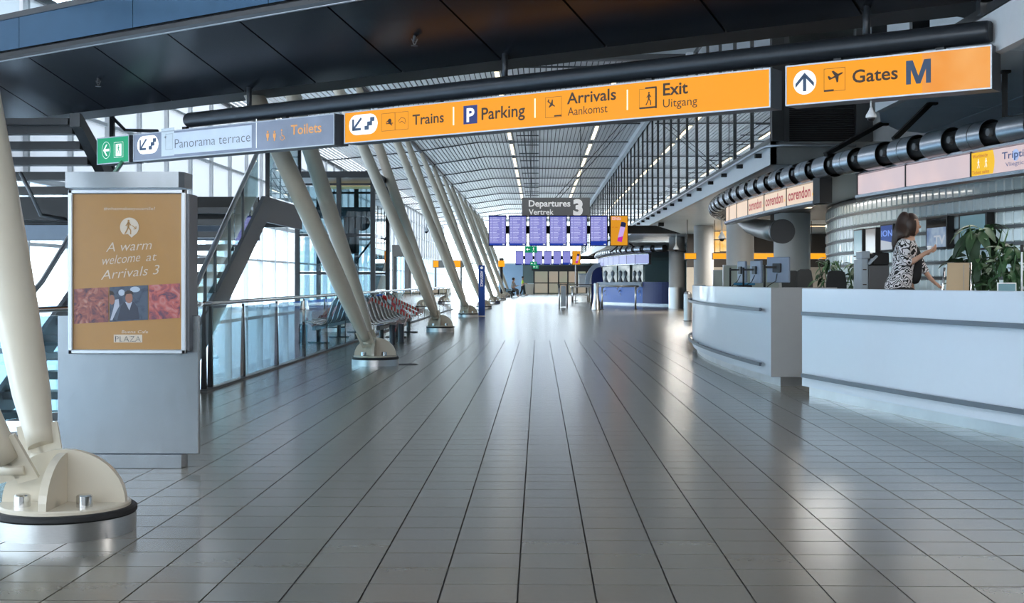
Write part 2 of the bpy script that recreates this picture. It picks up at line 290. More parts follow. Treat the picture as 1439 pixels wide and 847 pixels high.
def spline(pts, n):
    """Catmull-Rom through 2-D points, resampled to n equal steps; returns (points, total length)"""
    q = [Vector(p) for p in pts]; q = [2 * q[0] - q[1]] + q + [2 * q[-1] - q[-2]]; o = []
    for i in range(1, len(q) - 2):
        for k in range(20):
            t = k / 20; a, b, c, d = q[i - 1:i + 3]; o.append(.5 * ((2 * b) + (c - a) * t + (2 * a - 5 * b + 4 * c - d) * t * t + (3 * b - a - 3 * c + d) * t ** 3))
    o.append(q[-2]); L = [0]
    for i in range(1, len(o)): L.append(L[-1] + (o[i] - o[i - 1]).length)
    r = []; j = 0
    for k in range(n + 1):
        s_ = L[-1] * k / n
        while j < len(L) - 2 and L[j + 1] < s_: j += 1
        r.append(o[j].lerp(o[j + 1], (s_ - L[j]) / max(1e-9, L[j + 1] - L[j])))
    return r, L[-1]
def normals(c):   # left-hand normals of a 2-D path (towards -x for a path running to +y)
    r = []
    for i in range(len(c)):
        d = (c[min(i + 1, len(c) - 1)] - c[max(i - 1, 0)]).normalized(); r.append(Vector((-d.y, d.x)))
    return r
def sweep(mb, c, prof, caps=True, smooth=False):
    """sweep a closed (offset, z) profile along the 2-D path c, offset measured along the path's normal"""
    ns = normals(c); n = len(prof); o = [(p.x + m_.x * a, p.y + m_.y * a, z) for p, m_ in zip(c, ns) for a, z in prof]
    f = [(i * n + k, i * n + (k + 1) % n, (i + 1) * n + (k + 1) % n, (i + 1) * n + k) for i in range(len(c) - 1) for k in range(n)]
    mb.add(o, f, smooth)
    if caps: b = len(mb.v) - len(o); mb.f += [tuple(b + k for k in range(n))[::-1], tuple(b + (len(c) - 1) * n + k for k in range(n))]; mb.sm += [False] * 2
    return mb
def PZ(u, v, z):      # the point at height z seen at a pixel
    d = (z - H) * F / (VH - v); xc = (u - U0) / F
    return Vector((d * (xc * math.cos(TH) - math.sin(TH)), d * (math.cos(TH) + xc * math.sin(TH)), z))
def _px(s, u, v):     # where the sight line through a pixel of the photograph meets this plane, in plane coordinates
    c = Vector((0, 0, H)); d = P(u, v, 1.0) - c; t = (s.O - c).dot(s.n) / d.dot(s.n); q = c + d * t - s.O
    return q.dot(s.ex), q.dot(s.ez)
Plane.px = _px
# ================================================================ SETTING
# floor: dark bed, single tiles near the camera, tile field further out, printed grid beyond
flo = struct('floor', MB().box((-4.12, -8, -.25), (16, 134, -.006)), M['grout'])
YF = TY0 + TW * 72
tl = MB(); g = .0040; h = .0062
tl.add([(g, h, 0), (TW - g, h, 0), (TW - g, TW - h, 0), (g, TW - h, 0), (g, h, -.007), (TW - g, h, -.007), (TW - g, TW - h, -.007), (g, TW - h, -.007)], [(0, 1, 2, 3), (0, 4, 5, 1), (1, 5, 6, 2), (2, 6, 7, 3), (3, 7, 4, 0)])
tme = tl.mesh('tile', M['tile'])
cells = []
for j in range(-38, 72):
    for i in range(-12, 30):
        x = TX0 + i * TW; y = TY0 + j * TW
        if x + TW < -4.1: continue
        cells.append((x, y))
def seen(c):
    x, y = c[0] + TW / 2, c[1] + TW / 2
    return y > 5.3 and ratio(-20) < x / y < ratio(1459)
vis = sorted([c for c in cells if seen(c) and not (c[1] > 9.2 and c[1] < 9.9 and c[0] < -2.5)], key=lambda c: c[0] ** 2 + c[1] ** 2)[:300]
vset = set(vis)
for c in vis: obj('tile', tme, None, flo, (c[0], c[1], 0))
fld = MB()
for c in cells:
    if c in vset: continue
    x, y = c; x0 = max(x + g, -4.1); fld.add([(x0, y + h, 0), (x + TW - g, y + h, 0), (x + TW - g, y + TW - h, 0), (x0, y + TW - h, 0), (x0, y + h, -.007), (x + TW - g, y + h, -.007), (x + TW - g, y + TW - h, -.007), (x0, y + TW - h, -.007)], [(0, 1, 2, 3), (0, 4, 5, 1), (1, 5, 6, 2), (2, 6, 7, 3), (3, 7, 4, 0)])
tag(obj('tile_field', fld, M['tiles'], flo), kind='stuff')
tag(obj('distant_tiles', MB().box((-4.12, YF, -.006), (16, 134, 0)), M['tfar'], flo), kind='stuff')
# lower level beyond the balustrade, outdoors
struct('floor', MB().box((-9.6, -8, -3.2), (-4.12, 134, -3)), M['grey'])
struct('wall_void', MB().box((-4.2, -8, -3), (-4.12, 134, -.25)), M['white'])
tag(obj('outdoor_paving', MB().box((-140, -60, -3.3), (-9.9, 240, -3.05)), M['apron']), kind='structure')
# ceiling
cei = struct('ceiling', MB().box((-9.8, 36.4, 7.70), (4.4, 134, 7.8)), M['gap'])
def zr(x): return 7.6 if x > -2.67 else (7.6 - (-2.67 - x) * .15 if x > -5.32 else 7.2 - (-5.32 - x) * .10)
x = -9.6
while x < 4.2:
    z = zr(x + .07); obj('slat', MB().box((x, 36.4, z), (x + .136, 133.9, z + .03)), M['slat'], cei); x += .1667
for k in range(-3, 11):
    y = 59.4 + 6.96 * k
    b = MB(); b.bar((-9.6, y, zr(-9.6) - .03), (-5.32, y, zr(-5.32) - .03), .05); b.bar((-5.32, y, zr(-5.32) - .03), (-2.67, y, 7.56), .05); b.bar((-2.67, y, 7.56), (4.2, y, 7.56), .05)
    obj('cross_bar', b, M['darkg'], cei)
struct('ceiling', MB().box((-9.8, -8, 7.55), (4.4, 36.4, 7.8)), M['conc'])
struct('trim_1', MB().box((-9.7, 36.3, 7.40), (4.3, 36.6, 7.56)), M['darkg'])
struct('trim_2', MB().tube([(-5.32, 5, 7.14), (-5.32, 134, 7.14)], .07), M['darkg'])
struct('trim_3', MB().box((4.02, 36, 7.36), (4.20, 134, 7.58)), M['conc'])
struct('trim_4', MB().box((4.20, 4, 7.45), (4.34, 134, 7.58)), M['dark'])
# left facade: mullions, transoms, clear lower panes, frosted upper panes
def frost():
    m = bpy.data.materials.new('frosted_panel'); m.use_nodes = True; n = m.node_tree.nodes; l = m.node_tree.links; n.clear()
    o = n.new('ShaderNodeOutputMaterial'); a = n.new('ShaderNodeBsdfTranslucent'); b = n.new('ShaderNodeBsdfDiffuse'); x = n.new('ShaderNodeMixShader'); x.inputs[0].default_value = .72
    a.inputs[0].default_value = (.62, .62, .62, 1); b.inputs[0].default_value = (.66, .66, .66, 1); l.new(a.outputs[0], x.inputs[2]); l.new(b.outputs[0], x.inputs[1]); l.new(x.outputs[0], o.inputs[0]); return m
M['frost'] = frost()
win = struct('window_1', MB().box((-9.68, -8, 6.68), (-9.52, 134, 6.84)), M['darkg'])
for z, t in ((-3.0, .12), (.05, .10), (2.0, .07), (3.2, .12), (4.75, .08), (5.8, .06)): obj('transom', MB().box((-9.66, -8, z), (-9.54, 134, z + t)), M['white'], win)
mu = MB().box((-.10, -.05, -3), (.10, .05, 6.75)).mesh('mullion', M['white']); cl = MB().box((-.01, .05, -2.95), (.01, 2.27, 3.2)).mesh('pane', M['wglass']); fr = MB().box((-.01, .05, 3.3), (.01, 2.27, 6.7)).mesh('panel', M['frost'])
for k in range(62):
    y = -8 + 2.32 * k; obj('mullion', mu, None, win, (-9.6, y, 0)); 
    if k < 61: obj('pane', cl, None, win, (-9.6, y, 0)); obj('panel', fr, None, win, (-9.6, y, 0))
# walls behind the camera and on the right
wf = struct('wall_front', MB().box((-9.8, -8.3, 7.2), (16, -8, 7.8)), M['conc']); obj('lower_wall', MB().box((-9.8, -8.3, -3), (16, -8, 3.4)), M['grey'], wf)
w0 = struct('fill_light_window', MB().box((-9.7, -8.2, 3.4), (16, -8.05, 3.55)), M['white'])  # unseen opening added for sky fill; wall below kept high to darken reflections
for k in range(13): obj('mullion', MB().box((-9.7 + 2 * k, -8.2, 3.4), (-9.6 + 2 * k, -8.05, 7.2)), M['white'], w0)
struct('wall_right', MB().box((15, -8, 0), (15.3, 134, 7.6)), M['grey'])
# far end wall
eb = struct('wall_back', MB().box((-1.6, 134, 0), (16, 134.3, 3.0)), M['green'])
obj('blue_panel', MB().box((-4.1, 133.9, 0), (-1.6, 134.2, 3.0)), M['bluew'], eb)
obj('lintel', MB().box((-.7, 133.7, 2.35), (9, 134, 2.85)), M['dark'], eb)
w2 = struct('window_2', MB().box((-9.7, 134, 7.3), (16, 134.2, 7.7)), M['white'])
for k in range(18): obj('mullion', MB().box((-9.8 + k * 1.5, 133.95, 3.0), (-9.7 + k * 1.5, 134.15, 7.4)), M['white'], w2)
for z in (3.0, 5.1): obj('transom', MB().box((-9.7, 133.95, z), (16, 134.15, z + .12)), M['white'], w2)
for k in range(17): obj('pane', MB().box((-9.7 + k * 1.5, 134.04, 3.1), (-8.3 + k * 1.5, 134.06, 7.3)), M['wglass'], w2)
obj('pane', MB().box((-9.6, 134.04, -3), (-4.1, 134.06, 3.0)), M['wglass'], w2)
dr = struct('door_1', MB().box((-.55, 133.62, 2.27), (6.6, 133.75, 2.37)), M['dark'])
for u in (750.5, 770.5, 785, 798, 811, 824, 836):
    q = P(u, 412, 133.7); obj('door_frame', MB().box((q.x - .07, 133.6, 0), (q.x + .07, 133.75, 2.3)), M['dark'], dr)
DM = [emis('frosted_pane_green', (.50, .55, .42), .42, (.62, .52, .44), .35), emis('frosted_pane_beige', (.66, .54, .42), .45, (.55, .55, .46), .35)]
for k, (a, b) in enumerate(((751.5, 769.5), (771.5, 784), (786, 797), (799, 810), (812, 823), (825, 835))):
    xa, xb = P(a, 412, 133.68).x, P(b, 412, 133.68).x
    obj('pane', MB().box((xa, 133.66, 1.16), (xb, 133.70, 2.26)), DM[k % 2], dr); obj('pane', MB().box((xa, 133.66, .1), (xb, 133.70, 1.05)), DM[(k + 1) % 2], dr)
    obj('mid_rail', MB().box((xa, 133.62, 1.05), (xb, 133.72, 1.16)), M['dark'], dr)
# gallery on the right: soffit panels, fascia, glazing, end face
so = struct('ceiling', MB().box((4.30, 24.1, 3.50), (15, 134, 3.7)), M['grey'])
k = 0; y = 24.1
while y < 100:
    for a, b in ((4.27, 6.85), (6.87, 9.6), (9.62, 12.4), (12.42, 15)): obj('soffit_panel', MB().box((a, y, 3.46), (b, y + 4.58, 3.50)), M['soffit'], so)
    y += 4.6
cs = MB(); cn = [(4.25, 16.6), (4.55, 17.7), (5.05, 18.7), (8, 21.2), (15, 21.2), (15, -8), (4.25, -8)]
so2 = struct('ceiling', MB().prism([(x_ + (.03 if x_ < 5 else 0), y_) for x_, y_ in cn], lambda a, b, t: (a, b, t), 3.50, 3.7), M['grey'])
def clip_poly(poly, f):   # keep the side of a polygon where f >= 0
    o = []
    for i in range(len(poly)):
        a, b = poly[i], poly[(i + 1) % len(poly)]; fa, fb = f(a), f(b)
        if fa >= 0: o.append(a)
        if fa * fb < 0: t = fa / (fa - fb); o.append((a[0] + (b[0] - a[0]) * t, a[1] + (b[1] - a[1]) * t))
    return o
for xa, xb in ((4.2, 5.52), (5.54, 8), (8.02, 11), (11.02, 15.1)):
    for ya, yb in ((-8.1, -1), (-.98, 6), (6.02, 12.2), (12.22, 16.2), (16.22, 21.3)):
        q = cn
        for f in (lambda p: p[0] - xa, lambda p: xb - p[0], lambda p: p[1] - ya, lambda p: yb - p[1]): q = clip_poly(q, f) if len(q) > 2 else q
        if len(q) > 2: obj('soffit_panel', MB().prism(q, lambda a, b, t: (a, b, t), 3.46, 3.50), M['soffit'], so2)
fa = struct('trim_5', MB().box((4.20, 24.0, 3.45), (4.30, 134, 3.85)), M['conc'])
struct('trim_6', MB().box((4.20, -8, 3.45), (4.30, 16.6, 3.85)), M['conc'])
ef = struct('wall_gallery_end', MB().box((4.2, 24.0, 3.45), (15, 24.1, 3.86)), M['grey'])
obj('upper_panel', MB().box((6.0, 24.0, 3.86), (15, 24.1, 7.5)), M['conc'], ef)
obj('corner_post', MB().box((4.2, 23.9, 3.86), (4.42, 24.1, 7.5)), M['dark'], ef)
for a, b in ((4.42, 4.52), (5.72, 6.02)): obj('window_post', MB().box((a, 23.95, 3.86), (b, 24.1, 7.5)), M['darkg'], ef)
lv = obj('louvre', MB().box((4.52, 24.08, 3.86), (5.72, 24.12, 5.3)), M['black'], ef)
for k in range(36): obj('blade', MB().box((4.53, 24.02, 3.90 + k * .039), (5.71, 24.06, 3.915 + k * .039)), M['dark'], lv)
obj('upper_window', MB().box((4.52, 24.05, 5.35), (5.72, 24.10, 7.4)), M['gglass'], ef)
wg = struct('window_3', MB().box((4.20, 24, 3.84), (4.34, 134, 3.94)), M['dark'])
for k in range(48):
    y = 24.06 + 2.3 * k; wd = .30 if abs(y - 76.96) < .2 else .035
    obj('mullion', MB().box((4.20, y - wd, 3.85), (4.27, y + wd, 7.5)), M['dark'], wg)
    if k < 47: obj('pane', MB().box((4.235, y + .035, 3.94), (4.255, y + 2.265, 7.48)), M['gglass'], wg)
wh = struct('window_4', MB().box((4.20, -8, 3.84), (4.34, 16.6, 3.94)), M['dark'])
ys = [16.6, 14.8, 12.55, 10.2, 8, 5.5, 3, .5, -2, -4.5]
for k, y in enumerate(ys):
    obj('mullion', MB().box((4.14, y - .06, 3.85), (4.32, y + .06, 7.5)), M['dark'], wh)
    if k: obj('pane', MB().box((4.235, y + .06, 3.94), (4.255, ys[k - 1] - .06, 7.48)), M['gglass'], wh)
struct('wall_gallery', MB().box((8.2, -8, 3.7), (8.4, 134, 7.6)), M['grey'])
struct('ceiling', MB().box((4.4, -8, 7.55), (15.2, 134, 7.8)), M['grey'])
# handrail in front of the fascia
hr = thing('gallery_handrail', 'long grey rail on black brackets along the gallery edge', 'handrail', (4.1, 24, 3.8))
obj('rail', MB().tube([(1.6, -.10, -.02), (.25, -.10, -.02), (.05, .05, -.02), (0, .5, -.02), (0, 60, -.02)], .028), M['alu'], hr)
for k in range(26): obj('bracket', MB().cbox((-.02, 1.0 + 2.3 * k, -.14), (.14, 1.12 + 2.3 * k, -.06)), M['black'], hr)
# hall wall under the gallery
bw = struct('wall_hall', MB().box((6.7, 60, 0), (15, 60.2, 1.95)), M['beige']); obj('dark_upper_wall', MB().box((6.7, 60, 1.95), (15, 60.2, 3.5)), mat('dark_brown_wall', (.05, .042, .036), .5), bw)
struct('wall_teal', MB().box((6.2, 80, 0), (15, 80.2, 3.5)), mat('teal_glass_wall', (.22, .30, .30), .3))
# ================================================================ COLUMNS
def base_parts(t):
    obj('base_ring', MB().lathe([(0, 0), (.372, 0), (.372, .095), (0, .095)], 56), M['steel'], t)
    obj('rubber_gasket', MB().lathe([(.30, .095), (.366, .095), (.378, .105), (.378, .125), (.366, .135), (.30, .135)], 56), M['black'], t)
    obj('base_plate', MB().lathe([(0, .135), (.345, .135), (.345, .150), (.335, .158), (0, .158)], 48), M['cream'], t)
    half = lambda a, b: [(-a, 0), (a, 0)] + [(a * math.cos(math.pi * k / 20), b * math.sin(math.pi * k / 20)) for k in range(1, 20)]
    obj('fin', MB().prism(half(.335, .285), lambda x_, z_, tt: (x_, tt, .155 + z_), -.022, .022), M['cream'], t)
    obj('fin', MB().prism(half(.335, .270), lambda x_, z_, tt: (tt, x_, .155 + z_), -.022, .022), M['cream'], t)
    for a in (-1, 1):
        for b in (-1, 1): obj('bolt', MB().lathe([(0, .155), (.042, .155), (.042, .215), (.034, .222), (0, .222)], 18, (a * .165, b * .17, 0)), M['chrome'], t)
def pipe(t, foot, top):
    f, q = Vector(foot), Vector(top); d = (q - f); L = d.length; d /= L
    pts = [f + d * s_ for s_ in (.0, .10, .35, .9, 1.8, L * .5, L - 1.2, L - .35, L)]
    obj('strut', MB().tube(pts, [.072, .080, .106, .125, .137, .14, .135, .10, .07], 28), M['cream'], t)
    sd = Vector((1, 0, 0)); b = MB()
    for s_ in (-1, 1): b.bar(f - d * .14 + sd * s_ * .05, f + d * .14 + sd * s_ * .055, .022, .12, (1, 0, 0))
    b.tube([f - d * .07 - sd * .065, f - d * .07 + sd * .065], .032, 14)
    obj('lug', b, M['cream'], t)
words = ['nearest cream V column rising at the left edge beside the poster stand', 'second cream V column, its round steel foot just past the glass balustrade', 'third cream V column, past the row of taped seats', 'fourth cream V column, its foot just left of the blue totem', 'fifth cream V column from the front, just right of the blue totem', 'sixth cream V column in the receding row', 'seventh cream V column in the receding row', 'eighth cream V column, third from the far end', 'last cream V column, nearest the far end wall']
for i in range(9):
    bx = -2.56 if i == 0 else -2.61; by = 7.10 + 13.98 * i
    t = thing('slanted_column', words[i], 'column', (bx, by, 0), 0, 'V columns along the left side'); base_parts(t)
    for s_ in (-1, 1): pipe(t, (-.12 if i else -.22, s_ * .24, .42), (-5.32 - bx, s_ * 3.5, 7.15))
# ================================================================ BRIDGE OVERHEAD
fA, fB = PZ(150, 153.5, 3.96), PZ(1020.7, 45.9, 3.96); bd = (fB - fA).normalized(); nv = Vector((-.79, -1.087, .617))
br = thing('footbridge', 'black panelled footbridge crossing overhead above the yellow signs', 'bridge', (fA.x, fA.y, 3.96)); bo = br.location.copy()
js = []
for u, v in ((150, 153.5), (238.8, 141.8), (334.6, 128), (443.6, 116.8), (566, 102), (697.6, 83), (852.6, 66.7), (1020.7, 45.9)): js.append((PZ(u, v, 3.96) - fA).dot(bd))
st = (js[-1] - js[0]) / 7; js = [js[0] - st * k for k in (14, 13, 12, 11, 10, 9, 8, 7, 6, 5, 4, 3, 2, 1)] + js + [js[-1] + st * k for k in (1, 2, 3, 4, 5)]
un = nv.cross(bd).normalized(); un = un if un.z > 0 else -un
for a, b in zip(js, js[1:]):
    g_ = .016; c = [bd * (a + g_), bd * (b - g_), bd * (b - g_) + nv, bd * (a + g_) + nv]
    c = [q + nv.normalized() * (.006 if i < 2 else -.006) for i, q in enumerate(c)]
    obj('soffit_panel', MB().add(c + [q + un * .03 for q in c], [(0, 1, 2, 3), (4, 7, 6, 5), (0, 4, 5, 1), (1, 5, 6, 2), (2, 6, 7, 3), (3, 7, 4, 0)]), M['panel'], br)
s0, s1 = js[0], js[-1]; hz = Vector((bd.y, -bd.x, 0)); hz = hz if hz.y < 0 else -hz     # hz points to the camera
def along(sec):   # closed section of (toward camera, up) points run along the bridge
    o = [bd * s_ + hz * a + Vector((0, 0, z)) for s_ in (s0, s1) for a, z in sec]; n = len(sec)
    return MB().add(o, [(i, (i + 1) % n, n + (i + 1) % n, n + i) for i in range(n)] + [tuple(range(n))[::-1], tuple(range(n, 2 * n))])
W_ = math.hypot(.79, 1.087)
obj('deck', along([(.02, .06), (W_ - .02, .68), (W_, 1.15), (-.9, 1.15), (-.9, .06)]), M['black'], br)
obj('edge_lip', along([(W_ - .01, .617), (W_ + .02, .625), (W_ + .045, .66), (W_ + .045, .72), (W_, .75)]), M['dark'], br)
obj('silver_bead', along([(W_ - .005, .612), (W_ + .018, .618), (W_ + .018, .626), (W_ - .005, .620)]), M['alu'], br)
k = 0; s_ = s0
while s_ < s1:
    a, b = s_ + .006, min(s_ + 2.6, s1) - .006; o = [bd * q + hz * (W_ + t_) + Vector((0, 0, z)) for q in (a, b) for t_, z in ((0, .76), (.03, .76), (.03, 1.22), (0, 1.22))]
    obj('fascia_panel', MB().add(o, [(0, 1, 5, 4), (1, 2, 6, 5), (2, 3, 7, 6), (3, 0, 4, 7), (0, 3, 2, 1), (4, 5, 6, 7)]), M['fascia'], br)
    o = [bd * q + hz * (W_ - .01 + t_) + Vector((0, 0, z)) for q in (a + .05, b - .05) for t_, z in ((0, 1.28), (.015, 1.28), (.015, 2.1), (0, 2.1))]
    obj('glass_panel', MB().add(o, [(0, 1, 5, 4), (1, 2, 6, 5), (2, 3, 7, 6), (3, 0, 4, 7), (0, 3, 2, 1), (4, 5, 6, 7)]), M['wglass'], br); s_ += 2.6
obj('base_rail', along([(W_ - .03, 1.21), (W_ + .05, 1.21), (W_ + .05, 1.29), (W_ - .03, 1.29)]), M['darkg'], br)
for u, v in ((138, 110), (578, 46)):     # sprinkler heads under the panels
    pl = Plane(bo, bd, un * -1, nv.normalized()); a, b = pl.px(u, v); q = bo + bd * a + nv.normalized() * b
    t = thing('sprinkler_head', 'small metal sprinkler head under the bridge panel ' + ('above the poster stand' if u < 300 else 'near the middle of the frame'), 'sprinkler', q, 0)
    obj('stem', MB().tube([(0, 0, .02), (0, 0, -.06)], .02, 10), M['dark'], t); obj('frame_arms', MB().bar((-.035, 0, -.03), (0, 0, -.11), .012).bar((.035, 0, -.03), (0, 0, -.11), .012), M['dark'], t); obj('deflector', MB().lathe([(0, -.115), (.04, -.115), (.04, -.108), (0, -.108)], 12), M['dark'], t)
# ================================================================ OVERHEAD SIGNS
sA, sB = PZ(484, 202, 3.1), PZ(1083, 151, 3.1); sd_ = (sB - sA); sd_.z = 0; sd_.normalize(); sn = Vector((sd_.y, -sd_.x, 0)); sn = sn if sn.y < 0 else -sn
SP = Plane((sA.x, sA.y, 0), sd_, sn)
zt = (SP.px(484, 157)[1] + SP.px(1083, 96)[1]) / 2; zb = 3.1
tb0, tb1 = SP.px(255, 165)[0], SP.px(1387, 43)[0]; tz = SP.px(800, 107)[1]
tt = thing('sign_tube', 'thick blue-black tube hung under the bridge carrying the signs', 'tube', SP.p(tb0, tz, -.12)); o0 = tt.location.copy()
def rel(mb, o): mb.v = [tuple(Vector(q) - o) for q in mb.v]; return mb
obj('tube', rel(MB().tube([SP.p(tb0, tz, -.12), SP.p(tb0 + .03, tz, -.12), SP.p(tb1 - .03, tz, -.12), SP.p(tb1, tz, -.12)], [.095, .106, .106, .095], 40), o0), M['tube'], tt)
for u in (341, 701, 1211):
    a = SP.px(u, 100)[0]; obj('hanger', rel(MB().tube([SP.p(a, tz, -.12), SP.p(a, tz + .42, -.12)], .035, 14), o0), M['tube'], tt)
def sign_box(name, label, u0, u1, top=None, bot=None, thick=.26, facem='yellow', face=None):
    a, b = SP.px(u0, 150)[0], SP.px(u1, 150)[0]; zt_ = top or zt; zb_ = bot or zb
    t = thing(name, label, 'sign', SP.p(a, zb_)); o_ = t.location.copy()
    obj('housing', rel(SP.slab(MB(), a, zb_, b, zt_, -thick, -.012), o_), M['boxg'], t)
    fm = MB(); w_ = .014
    for q in ((a, zb_, b, zb_ + w_), (a, zt_ - w_, b, zt_), (a, zb_ + w_, a + w_, zt_ - w_), (b - w_, zb_ + w_, b, zt_ - w_)): SP.slab(fm, *q, -.02, .006)
    obj('frame', rel(fm, o_), M['alu'], t)
    obj('face', rel(SP.slab(MB(), a + w_, zb_ + w_, b - w_, zt_ - w_, -.014, 0), o_), M[facem], t)
    for q in (.25, .75):
        m_ = a + (b - a) * q; obj('hanging_bracket', rel(SP.slab(MB(), m_ - .04, zt_, m_ + .04, tz - .09, -.15, -.09), o_), M['dark'], t)
    return t, o_, a, b
def tx(mb, s, u0, u1, vb, cap, um=None, **k):   # lettering between two pixel columns, baseline and cap height in pixels at the middle
    um = um or (u0 + u1) / 2; x0, x1 = SP.px(u0, vb)[0], SP.px(u1, vb)[0]; z0 = SP.px(um, vb)[1]; SP.text(mb, s, x0, x1, z0, SP.px(um, vb - cap)[1] - z0, **k)
def word(t, o_, m, s, *a, name='lettering', **k): mb = MB(); tx(mb, s, *a, **k); return obj(name, rel(mb, o_), m, t)
def R_(mb, u0, v0, u1, v1, fn='rect', **k):
    um = (u0 + u1) / 2; getattr(SP, fn)(mb, SP.px(u0, 1)[0], SP.px(um, v1)[1], SP.px(u1, 1)[0], SP.px(um, v0)[1], **k)
def stairs(pl, mb, x0, z0, w_, h_, e):
    s_ = w_ / 3
    pl.poly(mb, [(x0, z0), (x0 + 1.3 * s_, z0), (x0 + 1.3 * s_, z0 + h_ / 3), (x0 + 2.3 * s_, z0 + h_ / 3), (x0 + 2.3 * s_, z0 + 2 * h_ / 3), (x0 + 3 * s_, z0 + 2 * h_ / 3), (x0 + 3 * s_, z0 + h_), (x0 + 1.7 * s_, z0 + h_), (x0 + 1.7 * s_, z0 + 2 * h_ / 3), (x0 + .8 * s_, z0 + 2 * h_ / 3 - .0), (x0 + .8 * s_, z0 + h_ / 3), (x0, z0 + h_ / 3)], e)
def arrow_dl(pl, mb, x0, z0, w_, h_, e):
    t_ = w_ * .2; pl.line(mb, x0 + t_ * .4, z0 + t_ * .4, x0 + w_, z0 + h_, t_ * .95, e); pl.rect(mb, x0, z0, x0 + t_, z0 + h_ * .95, e); pl.rect(mb, x0, z0, x0 + w_ * .95, z0 + t_, e)
def pill(t, o_, u0, v0, u1, v1, ink):
    m1, m2 = MB(), MB(); R_(m1, u0, v0, u1, v1, 'stadium', e=.003); obj('white_pill', rel(m1, o_), M['whitep'], t)
    x0, x1 = SP.px(u0, 1)[0], SP.px(u1, 1)[0]; um = (u0 + u1) / 2; z0, z1 = SP.px(um, v1)[1], SP.px(um, v0)[1]; w_, h_ = x1 - x0, z1 - z0
    arrow_dl(SP, m2, x0 + w_ * .12, z0 + h_ * .22, w_ * .32, h_ * .6, .005); stairs(SP, m2, x0 + w_ * .55, z0 + h_ * .22, w_ * .34, h_ * .6, .005); obj('pictogram', rel(m2, o_), ink, t)
t, o_, a, b = sign_box('direction_sign', 'long yellow overhead sign reading Trains, Parking, Arrivals and Exit', 484, 1083)
pill(t, o_, 490.5, 160.5, 531, 189, M['inkblue'])
for q in (('Trains', 580, 624, 173.5, 14, .014), ('Parking', 677, 738, 165.5, 16.5, .014), ('Arrivals', 797, 866, 143, 15.5, .016), ('Aankomst', 798, 854, 160, 11.5, 0), ('Exit', 932, 967, 132.5, 16.5, .02), ('Uitgang', 932, 980, 149, 11.5, 0)): word(t, o_, M['ink'], *q[:5], bold=q[5])
pk = MB()
R_(pk, 536.5, 158, 574, 183, 'frame', w=.004, e=.004); R_(pk, 555, 158, 555.6, 183)
x_, z_ = SP.px(548, 170); SP.disc(pk, x_, z_, .030, .005, 14); SP.line(pk, x_ - .06, z_ - .03, x_ + .055, z_ - .03, .012, .005); SP.line(pk, x_ - .06, z_ - .015, x_, z_ + .02, .012, .005); SP.line(pk, x_, z_ - .03, x_ + .04, z_ - .055, .014, .005)
x_, z_ = SP.px(565, 169)
for a_, b_ in (((-.06, -.01), (-.01, .035)), ((-.01, .035), (.05, .02)), ((.05, .02), (.065, -.035)), ((-.04, -.03), (.0, -.01)), ((.0, -.01), (.055, -.045))): SP.line(pk, x_ + a_[0], z_ + a_[1], x_ + b_[0], z_ + b_[1], .007, .005)
obj('train_pictogram', rel(pk, o_), M['ink'], t); pk = MB()
R_(pk, 766.5, 136, 789.5, 165, 'frame', w=.004, e=.004); R_(pk, 779, 161.5, 789.5, 163.5, e=.005); x_, z_ = SP.px(775, 146); SP.aeroplane(pk, x_, z_, .062, R(-32), .005)
obj('landing_pictogram', rel(pk, o_), M['ink'], t); pk = MB()
R_(pk, 898.5, 124.5, 922, 152, 'frame', w=.003, e=.004); R_(pk, 899, 150, 923, 152.5, e=.005); R_(pk, 921, 122.5, 923.5, 152, e=.005); R_(pk, 907, 122, 923, 124.4, e=.005)
x_, z_ = SP.px(912, 148); SP.man(pk, x_, z_, SP.px(912, 129)[1] - z_, .006)
obj('exit_pictogram', rel(pk, o_), M['ink'], t)
for q in ((636.5, 150, 638.5, 176), (751, 138.5, 753, 165.5), (880.8, 126, 882.8, 154.5)): dv = MB(); R_(dv, *q); obj('divider', rel(dv, o_), mat('pale_divider', (.9, .8, .5), .5, emit=(1, .85, .5), estr=.5), t)
pb = MB(); R_(pb, 651.5, 148, 671, 174, e=.003); obj('parking_square', rel(pb, o_), M['royal'], t); pw_ = MB(); tx(pw_, 'P', 656, 667, 170.5, 18, bold=.03, e=.005); obj('parking_letter', rel(pw_, o_), M['whitep'], t)
# gates sign
t, o_, a, b = sign_box('direction_sign', 'yellow overhead sign reading Gates M, above the dome camera', 1104, 1394, facem='yellow')
pf = MB(); R_(pf, 1268, 84, 1391, 122, e=.002) if False else None
x0, x1 = SP.px(1296, 1)[0], SP.px(1391, 1)[0]; pf = MB(); SP.rect(pf, x0, zb + .015, x1, zt - .015, .002); obj('faded_face', rel(pf, o_), M['yellowp'], t)
x_, z_ = SP.px(1131, 115.5); d1 = MB(); SP.disc(d1, x_, z_, .123, .003, 32); obj('white_disc', rel(d1, o_), M['whitep'], t)
d2 = MB(); SP.rect(d2, x_ - .017, z_ - .09, x_ + .017, z_ + .06, .005); SP.poly(d2, [(x_, z_ + .095), (x_ + .098, z_ - .01), (x_ + .098, z_ - .05), (x_, z_ + .052), (x_ - .098, z_ - .05), (x_ - .098, z_ - .01)], .005)
obj('arrow', rel(d2, o_), M['inkblue'], t); d2 = MB()
x0, x1 = SP.px(1273.5, 1)[0], SP.px(1308.5, 1)[0]; z0, z1 = SP.px(1291, 117.5)[1], SP.px(1291, 84)[1]; w_ = x1 - x0; xm = (x0 + x1) / 2
